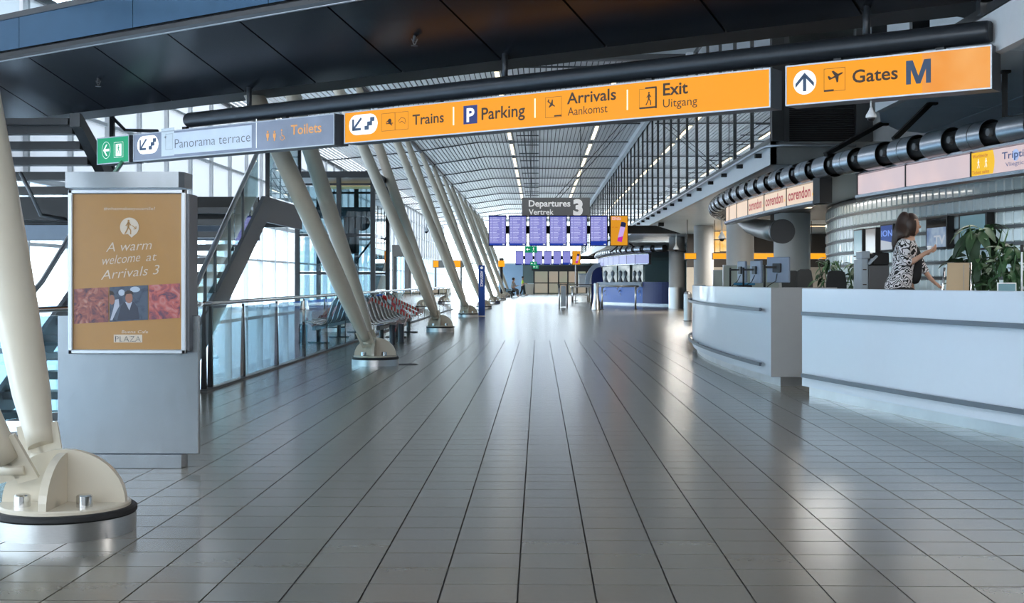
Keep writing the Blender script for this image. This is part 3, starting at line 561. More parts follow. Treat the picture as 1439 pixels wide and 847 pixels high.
SP.poly(d2, [(x0, z0), (x0 + w_ * .2, z0), (x0 + w_ * .2, z1 - .09), (xm - w_ * .085, z0), (xm + w_ * .085, z0), (x1 - w_ * .2, z1 - .09), (x1 - w_ * .2, z0), (x1, z0), (x1, z1), (x1 - w_ * .27, z1), (xm, z0 + .075), (x0 + w_ * .27, z1), (x0, z1)], .005)
obj('gate_letter', rel(d2, o_), M['inkblue'], t)
word(t, o_, M['ink'], 'Gates', 1198, 1262, 113.5, 17.5, bold=.018); ik = MB(); R_(ik, 1158, 95.5, 1188, 128, 'frame', w=.004, e=.004); R_(ik, 1158, 126, 1172, 128.5, e=.005); x_, z_ = SP.px(1175, 107); SP.aeroplane(ik, x_, z_, .078, R(22), .005); obj('departure_pictogram', rel(ik, o_), M['ink'], t)
# grey sign and emergency exit sign
t, o_, a, b = sign_box('direction_sign', 'unlit grey overhead sign reading Panorama terrace and Toilets', 187.5, 470, facem='greyface')
pill(t, o_, 193, 190.5, 223, 216, M['inkblue'])
sk = MB(); R_(sk, 228, 182, 354, 213, e=.0025); obj('sticker', rel(sk, o_), M['paleface'], t)
R2 = MB(); R_(R2, 227, 180, 245, 219, e=.003); obj('sticker', rel(R2, o_), mat('pale_sticker_bright', (.72, .77, .80), .3), t)
R3 = MB(); tx(R3, 'Panorama terrace', 246, 352, 203.5, 13, bold=-.012, e=.005); R_(R3, 233, 188, 243, 210, 'frame', w=.003, e=.005); x_, z_ = SP.px(233, 193); SP.aeroplane(R3, x_, z_, .03, .4, .006); obj('faint_lettering', rel(R3, o_), M['boxg'], t)
word(t, o_, M['orangeink'], 'Toilets', 409, 452, 187.5, 13.5, bold=.012); R4 = MB()
for u in (376.5, 386): x_, z_ = SP.px(u, 198); SP.disc(R4, x_, z_ + .122, .016, .005, 12); SP.poly(R4, [(x_ - .028, z_ + .10), (x_ + .028, z_ + .10), (x_ + .022, z_ + .045), (x_ + .012, z_ + .04), (x_ + .01, z_), (x_ - .01, z_), (x_ - .012, z_ + .04), (x_ - .022, z_ + .045)], .005)
x_, z_ = SP.px(397, 197); SP.disc(R4, x_ - .012, z_ + .135, .013, .005, 10); SP.line(R4, x_ - .012, z_ + .115, x_ - .005, z_ + .055, .011, .005); SP.line(R4, x_ - .005, z_ + .06, x_ + .03, z_ + .055, .01, .005); SP.line(R4, x_ + .03, z_ + .055, x_ + .05, z_ + .01, .01, .005)
for k in range(10):
    q0, q1 = [R(150 + 24 * (k + j)) for j in (0, 1)]; SP.line(R4, x_ + .038 * math.cos(q0), z_ + .038 + .038 * math.sin(q0), x_ + .038 * math.cos(q1), z_ + .038 + .038 * math.sin(q1), .008, .005)
obj('toilet_pictogram', rel(R4, o_), M['orangeink'], t)
R5 = MB(); R_(R5, 360, 167, 361, 208); obj('divider', rel(R5, o_), M['whitep'], t)
zt3, zb3 = SP.px(158, 191)[1], SP.px(158, 228.5)[1]
t, o_, a, b = sign_box('exit_sign', 'green emergency exit sign with arrow, left of the grey overhead sign', 136.5, 181.5, facem='greenp')
for c in kids(t):
    if c.name.startswith('hanging'): bpy.data.objects.remove(c)
obj('connector', rel(SP.slab(MB(), b, zb + .06, SP.px(187.5, 1)[0], zt - .06, -.2, -.05), o_), M['dark'], t)
w5 = MB(); cx, cz = SP.px(149.5, 211); SP.poly(w5, [(cx - .07, cz), (cx + .0, cz + .085), (cx + .03, cz + .085), (cx - .02, cz + .018), (cx + .075, cz + .018), (cx + .075, cz - .018), (cx - .02, cz - .018), (cx + .03, cz - .085), (cx + .0, cz - .085)], .005)
for k in range(28):
    q0, q1 = [2 * math.pi * (k + j) / 28 for j in (0, 1)]; SP.line(w5, cx + .10 * math.cos(q0), cz + .125 * math.sin(q0), cx + .10 * math.cos(q1), cz + .125 * math.sin(q1), .006, .005)
R_(w5, 160.5, 199.5, 173.5, 221, 'frame', w=.005, e=.005); R_(w5, 163, 202, 171, 219, e=.005); obj('white_symbols', rel(w5, o_), M['whitep'], t)
w6 = MB(); x_, z_ = SP.px(167, 216); SP.man(w6, x_, z_, .13, .008); obj('running_figure', rel(w6, o_), M['greenp'], t)
# dome camera under the gates sign
def dome(label, p, drop, r=.06, group=None):
    t = thing('dome_camera', label, 'camera', p, 0, group); obj('pole', MB().tube([(0, 0, r * 2.6), (0, 0, drop)], r * .22, 12), M['white'], t)
    obj('hood', MB().lathe([(r * .3, r * 2.7), (r * .45, r * 2.2), (r * 1.05, r * 1.2), (r * 1.1, r * .7), (r * .9, r * .6), (0, r * .6)], 24), M['white'], t); obj('dome_lens', MB().ell((0, 0, r * .6), (r * .78, r * .78, r * .85), 18, 10), M['blackg'], t); return t
q = SP.px(1217, 168); dome('white dome camera hanging under the Gates sign', SP.p(q[0], q[1], -.13), zb - q[1], .048)
# ================================================================ POSTER STAND
t = thing('poster_stand', 'steel stand with orange brown welcome poster in a silver frame', 'advertising stand', (-2.91, 9.5, 0))
o_ = Vector((-2.91, 9.5, 0)); PP = Plane((-2.91, 9.38, 0), (1, 0, 0), (0, -1, 0))
def pz(u, v, Y=9.38): return P(u, v, Y)
a, b = P(83, 443, 9.5), P(280, 637, 9.5); obj('back_plate', rel(MB().cbox((a.x, 9.47, b.z), (b.x, 9.53, a.z), .004), o_), M['steel_h'], t)
c = P(258, 658, 9.5); obj('plinth', rel(MB().cbox((a.x + .25, 9.44, 0), (c.x, 9.62, b.z), .003), o_), M['steel_h'], t)
p0, p1 = P(97, 497, 9.38), P(262, 266, 9.38)
obj('cabinet', rel(MB().cbox((p0.x + .02, 9.39, p0.z + .02), (p1.x + .018, 9.62, p1.z - .03), .004), o_), M['boxg'], t)
f = MB(); w_ = .032
for q in ((p0.x, p0.z, p1.x, p0.z + w_), (p0.x, p1.z - w_, p1.x, p1.z), (p0.x, p0.z, p0.x + w_, p1.z), (p1.x - w_, p0.z, p1.x, p1.z)): f.cbox((q[0], 9.355, q[1]), (q[2], 9.40, q[3]), .006)
obj('silver_frame', rel(f, o_), M['alu'], t)
obj('poster', rel(MB().box((p0.x + w_, 9.375, p0.z + w_), (p1.x - w_, 9.385, p1.z - w_)), o_), M['ad'], t)
c0, c1 = P(100, 266, 9.5), P(263, 243, 9.5); obj('cap_box', rel(MB().prism([(c0.x, 9.38), (c1.x - .03, 9.38), (c1.x, 9.43), (c1.x, 9.65), (c0.x, 9.65)], lambda x, y, z: (x, y, z), c0.z + .005, c1.z), o_), M['steel_h'], t)
PP = Plane((0, 9.374, 0), (1, 0, 0), (0, -1, 0))
def pt(s, u0, u1, vb, cap, m='adtext', shear=0., bold=0., tilt=0.):
    x0, z0 = PP.px(u0, vb); x1, _ = PP.px(u1, vb); k = (PP.px(u0, vb - cap)[1] - z0); mb = MB(); PP.text(mb, s, x0, x1, 0, k, .002, bold, shear)
    mb.v = [(x, y, z + z0 + (x - x0) * tilt) for x, y, z in mb.v]; obj('poster_lettering', rel(mb, o_), M[m], t)
pt('#whatmakesyousmile?', 146, 218, 295, 4.2)
pt('A warm', 149, 212, 354, 13, shear=.25, tilt=.06, bold=-.006); pt('welcome', 142, 196, 372.5, 12.5, shear=.25, tilt=.1, bold=-.006); pt('at', 205, 219, 367, 11.5, shear=.25, tilt=.1, bold=-.006); pt('Arrivals 3', 142, 222, 393, 13, shear=.25, tilt=.1, bold=-.006)
pt('Buena Cafe', 171, 208, 468, 4, shear=.2)
mb = MB(); x0, z0 = PP.px(160, 481); x1, z1 = PP.px(200, 470); PP.rect(mb, x0, z0, x1, z1, .002); obj('poster_badge', rel(mb, o_), M['adtext'], t); pt('PLAZA', 162, 198, 480, 8, 'boxg', bold=-.01)
mb = MB(); x_, z_ = PP.px(182, 319); PP.poly(mb, [(x_ + .068 * math.cos(q), z_ + .068 * math.sin(q)) for q in [R(-62 + 13 * k) for k in range(22)]] + [(x_ - .045, z_ - .052), (x_ - .01, z_ - .05), (x_ + .015, z_ - .075)], .002); obj('poster_disc', rel(mb, o_), M['adtext'], t)
mb = MB(); PP.man(mb, x_ - .008, z_ - .052, .105, .003); PP.line(mb, x_ + .02, z_ + .012, x_ + .048, z_ - .012, .006, .003); PP.line(mb, x_ + .048, z_ - .012, x_ + .03, z_ - .014, .006, .003); PP.line(mb, x_ + .048, z_ - .012, x_ + .047, z_ + .006, .006, .003); obj('poster_walker', rel(mb, o_), M['ad'], t)
def photo(name, u0, u1, cols):
    q = []
    for u, dv_ in ((u0, 0), (u1, 0)):
        k = (u - 104) / 150.; q.append((u, 452 - 8.5 * k + 3, 406 - 8 * k))
    m = bpy.data.materials.new(name); m.use_nodes = True; n = m.node_tree.nodes; l = m.node_tree.links; p = n['Principled BSDF']; p.inputs['Roughness'].default_value = .35
    tc_ = n.new('ShaderNodeTexCoord'); z = n.new('ShaderNodeTexNoise'); z.inputs['Scale'].default_value = 14; z.inputs['Detail'].default_value = 3; z.inputs['Distortion'].default_value = 1.5; r = n.new('ShaderNodeValToRGB')
    r.color_ramp.elements[0].color = (*cols[0], 1); r.color_ramp.elements[0].position = .32; r.color_ramp.elements[1].color = (*cols[2], 1); r.color_ramp.elements[1].position = .68; e = r.color_ramp.elements.new(.5); e.color = (*cols[1], 1)
    l.new(tc_.outputs['Object'], z.inputs[0]); l.new(z.outputs['Fac'], r.inputs[0]); l.new(r.outputs[0], p.inputs['Base Color'])
    mb = MB(); (ua, ba, ta), (ub, bb, tb) = q; PP.poly(mb, [PP.px(ua, ba), PP.px(ub, bb), PP.px(ub, tb), PP.px(ua, ta)], .002); obj(name, rel(mb, o_), m, t)
photo('food_photo', 104, 152.5, ((.05, .03, .06), (.30, .09, .07), (.45, .22, .18))); photo('people_photo', 154, 208, ((.03, .04, .07), (.06, .08, .12), (.07, .09, .13))); photo('burger_photo', 209.5, 253, ((.10, .05, .09), (.45, .10, .09), (.50, .20, .19)))
def blob(name, pts, m, e): mb = MB(); PP.poly(mb, [PP.px(u, v) for u, v in pts], e); obj(name, rel(mb, o_), m, t)
pm = dict(jk=mat('print_navy', (.03, .035, .06), .4), sk=mat('print_skin', (.30, .13, .09), .4), hr=mat('print_hair', (.03, .02, .02), .4), sh=mat('print_shirt', (.40, .42, .50), .4), bk=mat('print_bokeh', (.42, .48, .58), .4))
E_ = lambda u, v, a, b, n=14: [(u + a * math.cos(2 * math.pi * k / n), v + b * math.sin(2 * math.pi * k / n)) for k in range(n)]
blob('print_light', E_(171, 411, 4.5, 4.5), pm['bk'], .003); blob('print_light', E_(190, 406.5, 7, 4), pm['bk'], .003)
blob('print_jacket', [(165, 450), (170, 430), (175, 424), (188, 424), (194, 432), (196, 448)], pm['jk'], .0032); blob('print_shirt', [(176, 424), (186, 424), (182, 436)], pm['sh'], .0038)
blob('print_face', E_(181.5, 418.5, 5.2, 7.5), pm['sk'], .004); blob('print_hair', [(175.5, 417), (175, 411), (180, 407.5), (186, 409), (188, 414), (184, 412.5), (178, 413)], pm['hr'], .0044)
blob('print_face', E_(157.5, 421, 4, 7), pm['sk'], .004); blob('print_hair', [(154, 414), (154, 408), (159, 409.5), (161.5, 414), (157, 414)], pm['hr'], .0044); blob('print_arm', [(162, 421), (167, 420), (168, 430), (164, 437), (158, 450), (155, 450), (160, 432)], pm['sh'], .0042)
for k in range(4):   # silver screws are tiny: leave the frame plain
    pass
# ================================================================ BALUSTRADE
bl = thing('glass_balustrade', 'long glass balustrade with tapered black posts and steel handrail, left of the seats', 'balustrade', (-4.08, 16.1, 0)); o_ = Vector((-4.08, 16.1, 0))
obj('kerb', rel(MB().box((-4.11, 15.9, 0), (-4.0, 62, .03)), o_), M['darkg'], bl)
def post(x, y, d=Vector((0, 1, 0))):
    n = Vector((-d.y, d.x, 0)); o = []
    for z, hw, dp in ((.0, .040, .03), (1.03, .012, .015)):
        o += [Vector((x, y, z)) + d * a * hw + n * b * dp for a, b in ((-1, -1), (1, -1), (1, 1), (-1, 1))]
    return MB().add(o, [(0, 3, 2, 1), (4, 5, 6, 7), (0, 1, 5, 4), (1, 2, 6, 5), (2, 3, 7, 6), (3, 0, 4, 7)])
yp = [16.05, 16.36, 18.18] + [20.52 + 2.4 * k for k in range(18)]
for k, y in enumerate(yp):
    obj('post', rel(post(-4.08, y), o_), M['black'], bl)
    if k > 1: obj('glass_pane', rel(MB().box((-4.062, yp[k - 1] + .05, .04), (-4.058, y - .05, 1.0)), o_), M['glass'], bl)
obj('handrail', rel(MB().tube([(-4.08, 15.9, 1.065), (-4.08, 16.4, 1.065), (-4.08, 62, 1.065)], .03, 14), o_), M['chrome'], bl)
bl2 = thing('glass_balustrade', 'short glass balustrade turning away behind the poster stand', 'balustrade', (-4.12, 15.9, 0)); o_ = Vector((-4.12, 15.9, 0))
A_, B_ = Vector((-4.12, 15.85, 0)), Vector((-5.3, 11.1, 0)); d = (B_ - A_).normalized()
for k in range(4): q = A_ + (B_ - A_) * (k / 3.); obj('post', rel(post(q.x, q.y, d), o_), M['black'], bl2)
for k in range(3): q0, q1 = A_ + (B_ - A_) * (k / 3.) + d * .06, A_ + (B_ - A_) * ((k + 1) / 3.) - d * .06; obj('glass_pane', rel(MB().bar(q0 + Vector((0, 0, .52)), q1 + Vector((0, 0, .52)), .008, .96), o_), M['glass'], bl2)
obj('handrail', rel(MB().tube([A_ + Vector((0, 0, 1.065)), B_ + Vector((0, 0, 1.065))], .03, 14), o_), M['chrome'], bl2)
# ================================================================ STAIRS AND LANDING
XS = -4.3
ld = thing('stair_landing', 'dark steel landing deck between the two open stairs, behind the poster stand', 'landing', (-6.2, 20.6, 2.0)); o_ = Vector((-6.2, 20.6, 2.0))
obj('edge_beam', rel(MB().box((-9.5, 20.6, 2.30), (-4.4, 20.75, 2.66)), o_), M['black'], ld); obj('edge_beam', rel(MB().box((-9.5, 20.65, 1.98), (-4.4, 20.8, 2.22)), o_), mat('blue_grey_beam', (.10, .13, .17), .4, .3), ld)
obj('deck', rel(MB().box((-9.5, 20.75, 2.56), (-4.4, 23.7, 2.62)), o_), M['dark'], ld)
for k in range(6): obj('joist', rel(MB().box((-9.5, 21.2 + .45 * k, 2.3), (-4.4, 21.28 + .45 * k, 2.56)), o_), M['black'], ld)
st = thing('open_stair', 'dark steel open stair rising from the lower level to the landing, brushed handrail', 'stair', (-5.25, 14, -.3)); o_ = Vector((-5.25, 14, -.3))
zl = lambda y: 2.67 + .475 * (y - 20.6)
def stringer(x, y0, y1, y2=None):
    pl_ = [(y0, zl(y0) - .42), (y1 + .1, 2.67 - .40), (y2 or y1 + .1, 2.67 - .40), (y2 or y1 + .1, 2.67), (y1, 2.67), (y0, zl(y0))]
    return MB().prism(pl_, lambda a, b, tt: (x + tt, a, b), -.03, .03)
obj('stringer', rel(stringer(XS, 9.5, 20.6, 23.8), o_), M['darkg'], st); obj('stringer', rel(stringer(-6.2, 9.5, 20.4), o_), M['darkg'], st)
k = 1
while 2.67 - .2 * k > -2.4:
    z = 2.67 - .2 * k; y = 20.6 - (.2 * k) / .475; obj('tread', rel(MB().box((-6.17, y - .02, z - .09), (-4.33, y + .30, z)), o_), M['dark'], st); k += 1
ha, hb = PX(262, 430, XS), PX(362, 213, XS)
obj('handrail', rel(MB().tube([ha + (ha - hb) * .9, ha, hb, hb + (hb - ha) * .12], .035, 14), o_), M['steel'], st)
hl = [Vector((-6.2, 9.6, -1.7)), Vector((-6.2, 16.4, 1.34)), Vector((-6.2, 17.4, 1.95)), Vector((-6.2, 20.5, 3.6))]
obj('handrail', rel(MB().tube(hl, .035, 12), o_), M['steel'], st)
for u in (288, 302, 322, 341): 
    q = P(u, 400, 1); y = XS / ratio(u); zt_ = (ha + (hb - ha) * ((y - ha.y) / (hb.y - ha.y))).z; obj('post', rel(MB().box((XS - .02, y - .02, zl(y) - .05), (XS + .02, y + .02, zt_)), o_), M['dark'], st)
ys_ = [14.2, 15.6, 17.0, 18.6, 20.2]
for a, b in zip(ys_, ys_[1:]):
    f_ = lambda y: (ha + (hb - ha) * ((y - ha.y) / (hb.y - ha.y))).z
    obj('glass_pane', rel(MB().prism([(a + .03, zl(a) + .03), (b - .03, zl(b) + .03), (b - .03, f_(b) - .05), (a + .03, f_(a) - .05)], lambda p, q, tt: (XS + tt, p, q), -.004, .004), o_), M['glass'], st)
for y in (20.9, 23.7):
    obj('post', rel(MB().box((XS - .03, y - .03, 2.6), (XS + .03, y + .03, 4.1)), o_), M['dark'], st)
obj('glass_pane', rel(MB().box((XS - .004, 20.95, 2.7), (XS + .004, 23.65, 3.9)), o_), M['glass'], st)
s2 = thing('open_stair', 'dark steel open stair descending from the bridge at the upper left corner', 'stair', (-7.6, 22.2, 2.67)); o_ = Vector((-7.6, 22.2, 2.67)); X2 = -7.28
obj('stringer', rel(MB().prism([(22.5, 3.02), (22.5, 2.67), (20.62, 3.74), (20.5, 3.75), (20.5, 3.96), (20.6, 3.96)], lambda a, b, tt: (X2 + tt, a, b), -.04, .12), o_), M['darkg'], s2)
for k in range(5): y = 22.1 - .35 * k; z = 2.93 + .215 * k; obj('tread', rel(MB().box((-9.5, y - .06, z - .13), (X2 - .05, y + .24, z)), o_), M['dark'], s2)
obj('upper_landing', rel(MB().box((-9.5, 20.45, 3.78), (X2 - .05, 20.75, 3.88)), o_), M['dark'], s2)
obj('handrail', rel(MB().tube([PX(29, 243, -7.9), PX(45, 275, -7.6), PX(57, 302, -7.6), PX(97, 309, -7.4)], .03, 10), o_), M['darkg'], s2)
obj('handrail', rel(MB().tube([PX(153, 160, -7.2), PX(176, 183, -7.2), PX(221, 184, -6.4)], .03, 10), o_), M['darkg'], s2)
obj('post', rel(MB().box((X2 + .0, 22.3, 2.6), (X2 + .07, 22.38, 4.6)), o_), M['dark'], s2)
# ================================================================ LIFT
lf = thing('glass_lift_shaft', 'dark framed glass lift shaft with machinery, behind the second V column', 'lift', (-5.4, 35, 0)); o_ = Vector((-5.4, 35, 0))
x0, x1 = P(418, 300, 35).x, P(524, 300, 35).x; zt_ = 4.22
for x in (x0, (x0 + x1) / 2 + .1, x1):
    for y in (35, 38.4): obj('corner_post', rel(MB().box((x - .06, y - .06, -3), (x + .06, y + .06, zt_)), o_), M['dark'], lf)
obj('roof_frame', rel(MB().box((x0 - .1, 34.9, zt_ - .15), (x1 + .1, 38.5, zt_ + .02)), o_), M['dark'], lf)
for z in (3.9, 2.55, 1.55, .6): obj('cross_beam', rel(MB().box((x0, 34.96, z - .03), (x1, 35.04, z + .03)), o_), M['dark'], lf); obj('cross_beam', rel(MB().box((x0, 38.36, z - .03), (x1, 38.44, z + .03)), o_), M['dark'], lf)
for z0, z1 in ((-.9, .55), (.65, 1.5), (1.6, 2.5), (2.6, 3.85)): obj('glass_pane', rel(MB().box((x0 + .06, 34.99, z0), (x1 - .06, 35.0, z1)), o_), M['liftg'], lf); obj('glass_pane', rel(MB().box((x1 - .005, 35.06, z0), (x1 + .005, 38.3, z1)), o_), M['liftg'], lf)
mc = MB().box((x0 + .3, 36, 3.1), (x1 - .2, 38, 3.35)); obj('machine_beam', rel(mc, o_), M['darkg'], lf)
obj('counterweight', rel(MB().cbox((x0 + 1.0, 36.5, 2.1), (x0 + 1.35, 37.2, 3.2), .04), o_), M['black'], lf); obj('pulley', rel(MB().tube([(x0 + 1.5, 36.5, 2.95), (x0 + 1.5, 36.7, 2.95)], .22, 20), o_), M['black'], lf)
obj('cabin', rel(MB().box((x0 + .25, 35.8, .1), (x0 + 1.5, 38, .5)), o_), M['darkg'], lf); obj('brace', rel(MB().bar((x0 + 1.2, 36, 1.6), (x0 + 1.9, 36, 2.5), .05), o_), M['dark'], lf); obj('roof_light', rel(MB().box((x0 + .3, 36.5, 3.95), (x1 - .3, 37.5, 4.0)), o_), emis('lift_roof_light', (.7, .6, .25), .5), lf)
# door frame and small objects behind the seats
pf_ = thing('escalator_portal', 'grey brown door portal with pale glass, just behind the seats', 'door frame', (-5.6, 48, 0)); o_ = Vector((-5.6, 48, 0))
q0, q1 = P(551, 403, 48), P(574, 344, 48); tp = mat('taupe_panel', (.20, .175, .155), .5)
obj('header', rel(MB().box((q0.x, 48, q1.z - .42), (q1.x, 49, q1.z)), o_), tp, pf_); obj('jamb', rel(MB().box((q0.x, 48, 0), (q0.x + .07, 49, q1.z - .42)), o_), tp, pf_); obj('jamb', rel(MB().box((q1.x - .14, 48, 0), (q1.x, 49, q1.z - .42)), o_), tp, pf_); obj('glass_pane', rel(MB().box((q0.x + .07, 48.3, .1), (q1.x - .14, 48.32, q1.z - .42)), o_), M['wglass'], pf_); obj('sill', rel(MB().box((q0.x, 48, -.2), (q1.x, 49, .12)), o_), tp, pf_)
gy = thing('yellow_sign_beam', 'grey beam with two small yellow signs between the fourth and fifth columns', 'sign', P(630, 371, 70)); o_ = gy.location.copy()
q0, q1 = P(608, 376, 70), P(652, 365.5, 70); obj('beam', rel(MB().box((q0.x, 70, q0.z), (q1.x, 70.3, q1.z)), o_), M['grey'], gy)
for a, b in ((609, 616), (637, 647)): obj('yellow_face', rel(MB().box((P(a, 1, 69.95).x, 69.95, q0.z + .03), (P(b, 1, 69.95).x, 70, q1.z - .03)), o_), M['dull_y'], gy)
for u in (612, 648): obj('support', rel(MB().box((P(u, 1, 70.1).x - .05, 70.1, 0), (P(u, 1, 70.1).x + .05, 70.2, q0.z)), o_), M['grey'], gy)
# ================================================================ BEAM SEATING
bs = thing('beam_seat', 'row of black and silver waiting seats draped with red white tape', 'bench', (-3.6, 28, 0)); o_ = Vector((-3.6, 28, 0))
obj('beam', rel(MB().box((-3.42, 27.8, .30), (-3.34, 34.8, .38)), o_), M['dark'], bs)
for y in (28.4, 31.3, 34.3): obj('leg', rel(MB().tube([(-3.38, y, 0), (-3.38, y, .32)], .05, 16), o_), M['darkg'], bs); obj('foot', rel(MB().cbox((-3.62, y - .06, 0), (-3.14, y + .06, .03), .008), o_), M['dark'], bs)
prof = [(-3.78, .98), (-3.74, .90), (-3.62, .52), (-3.58, .45), (-3.50, .42), (-3.20, .47), (-3.08, .47)]
for k in range(10):
    y = 28.0 + .68 * k
    sh = MB().add([(x_, y + yy, z_) for x_, z_ in prof for yy in (.05, .57)] + [(x_ - .012, y + yy, z_ - .02) for x_, z_ in prof for yy in (.05, .57)], [(2 * i, 2 * i + 1, 2 * i + 3, 2 * i + 2) for i in range(6)] + [(14 + 2 * i, 14 + 2 * i + 2, 14 + 2 * i + 3, 14 + 2 * i + 1) for i in range(6)] + [(2 * i, 2 * i + 2, 2 * i + 16, 2 * i + 14) for i in range(6)] + [(2 * i + 1, 2 * i + 15, 2 * i + 17, 2 * i + 3) for i in range(6)])
    s_ = obj('seat_shell', rel(sh, o_), M['black'], bs)
    for yy in (.03, .59): obj('side_rail', rel(MB().tube([(x_, y + yy, z_) for x_, z_ in prof], .018, 8), o_), M['chrome'], s_)
    obj('front_edge', rel(MB().tube([(-3.08, y + .03, .47), (-3.08, y + .59, .47)], .02, 8), o_), M['chrome'], s_)
def ribbon(name, label, pts, wd=.075):
    mb = MB(); pts = [Vector(p) for p in pts]
    for p, q in zip(pts, pts[1:]): mb.bar(p, q, .006, wd, (0, 0, 1))
    o = tag(obj(name, mb, M['tape']), label, 'tape', 'barrier tapes on the seats'); return o
ribbon('barrier_tape', 'red and white tape zigzagging over the front of the waiting seats', [(-3.04, 28.0 + .85 * k, .50 if k % 2 else .30) for k in range(4)] + [(-3.10, 31.2, .52), (-3.74, 31.6, .98), (-3.04, 33.0, .52), (-3.0, 34.8, .62)])
ribbon('barrier_tape', 'red and white tape slung across the backs of the waiting seats', [(-3.72, 28.1, .62), (-3.72, 29.2, .95), (-3.02, 31.0, .5), (-3.70, 32.6, .96), (-3.02, 34.4, .52)])
for i, (x, y) in enumerate(((-3.12, 28.15), (-2.98, 28.6))):
    t = thing('short_bollard', ('left' if i == 0 else 'right') + ' of two short dark round posts in front of the taped seats', 'bollard', (x, y, 0)); obj('post', MB().lathe([(0, 0), (.062, 0), (.062, .40), (.056, .41), (0, .41)], 24), mat('dark_slate_post', (.04, .05, .065), .35), t); obj('foot_plate', MB().lathe([(0, 0), (.085, 0), (.085, .012), (0, .012)], 24), M['dark'], t)
tag(obj('floor_plate', MB().lathe([(0, .001), (.17, .001), (.16, .006), (0, .006)], 32), M['black'], None, PF(573, 512)), 'flat black disc on the floor beside the second column foot', 'floor plate')
# ================================================================ TOTEM, POLE
q = PF(677, 444.5); t = thing('assistance_totem', 'tall slim blue totem with white vertical ASSISTANCE lettering', 'sign', q); hz_ = P(677, 372.5, q.y).z; w_ = P(681.5, 400, q.y).x - P(672.5, 400, q.y).x
obj('body', MB().cbox((-w_ / 2, -.05, .03), (w_ / 2, .05, hz_), .012), M['blue'], t); obj('foot', MB().box((-w_ / 2 - .01, -.06, 0), (w_ / 2 + .01, .06, .03)), M['steel'], t)
tp_ = Plane((0, -.052, 0), (0, 0, -1), (0, -1, 0), (1, 0, 0)); mb = MB(); tp_.text(mb, 'ASSISTANCE', -hz_ + .22, -hz_ + .80, -.045, .09, .002, .01); obj('lettering', mb, M['whitep'], t); mb = MB(); tp_.disc(mb, -hz_ + .10, 0, .05, .002, 16); obj('emblem', mb, M['whitep'], t)
q = PF(704.7, 417); t = thing('help_post', 'black and yellow topped slim post standing among the far V columns', 'post', q); z1, z2 = P(705, 366, q.y).z, P(705, 373, q.y).z
obj('pole', MB().tube([(0, 0, 0), (0, 0, z2)], .11, 14), M['black'], t); obj('yellow_head', MB().cbox((-.26, -.2, z2 - .1), (.26, .2, z1), .04), M['dull_y'], t); obj('cap', MB().cbox((-.2, -.15, z1), (.2, .15, z1 + .2), .03), M['darkg'], t)
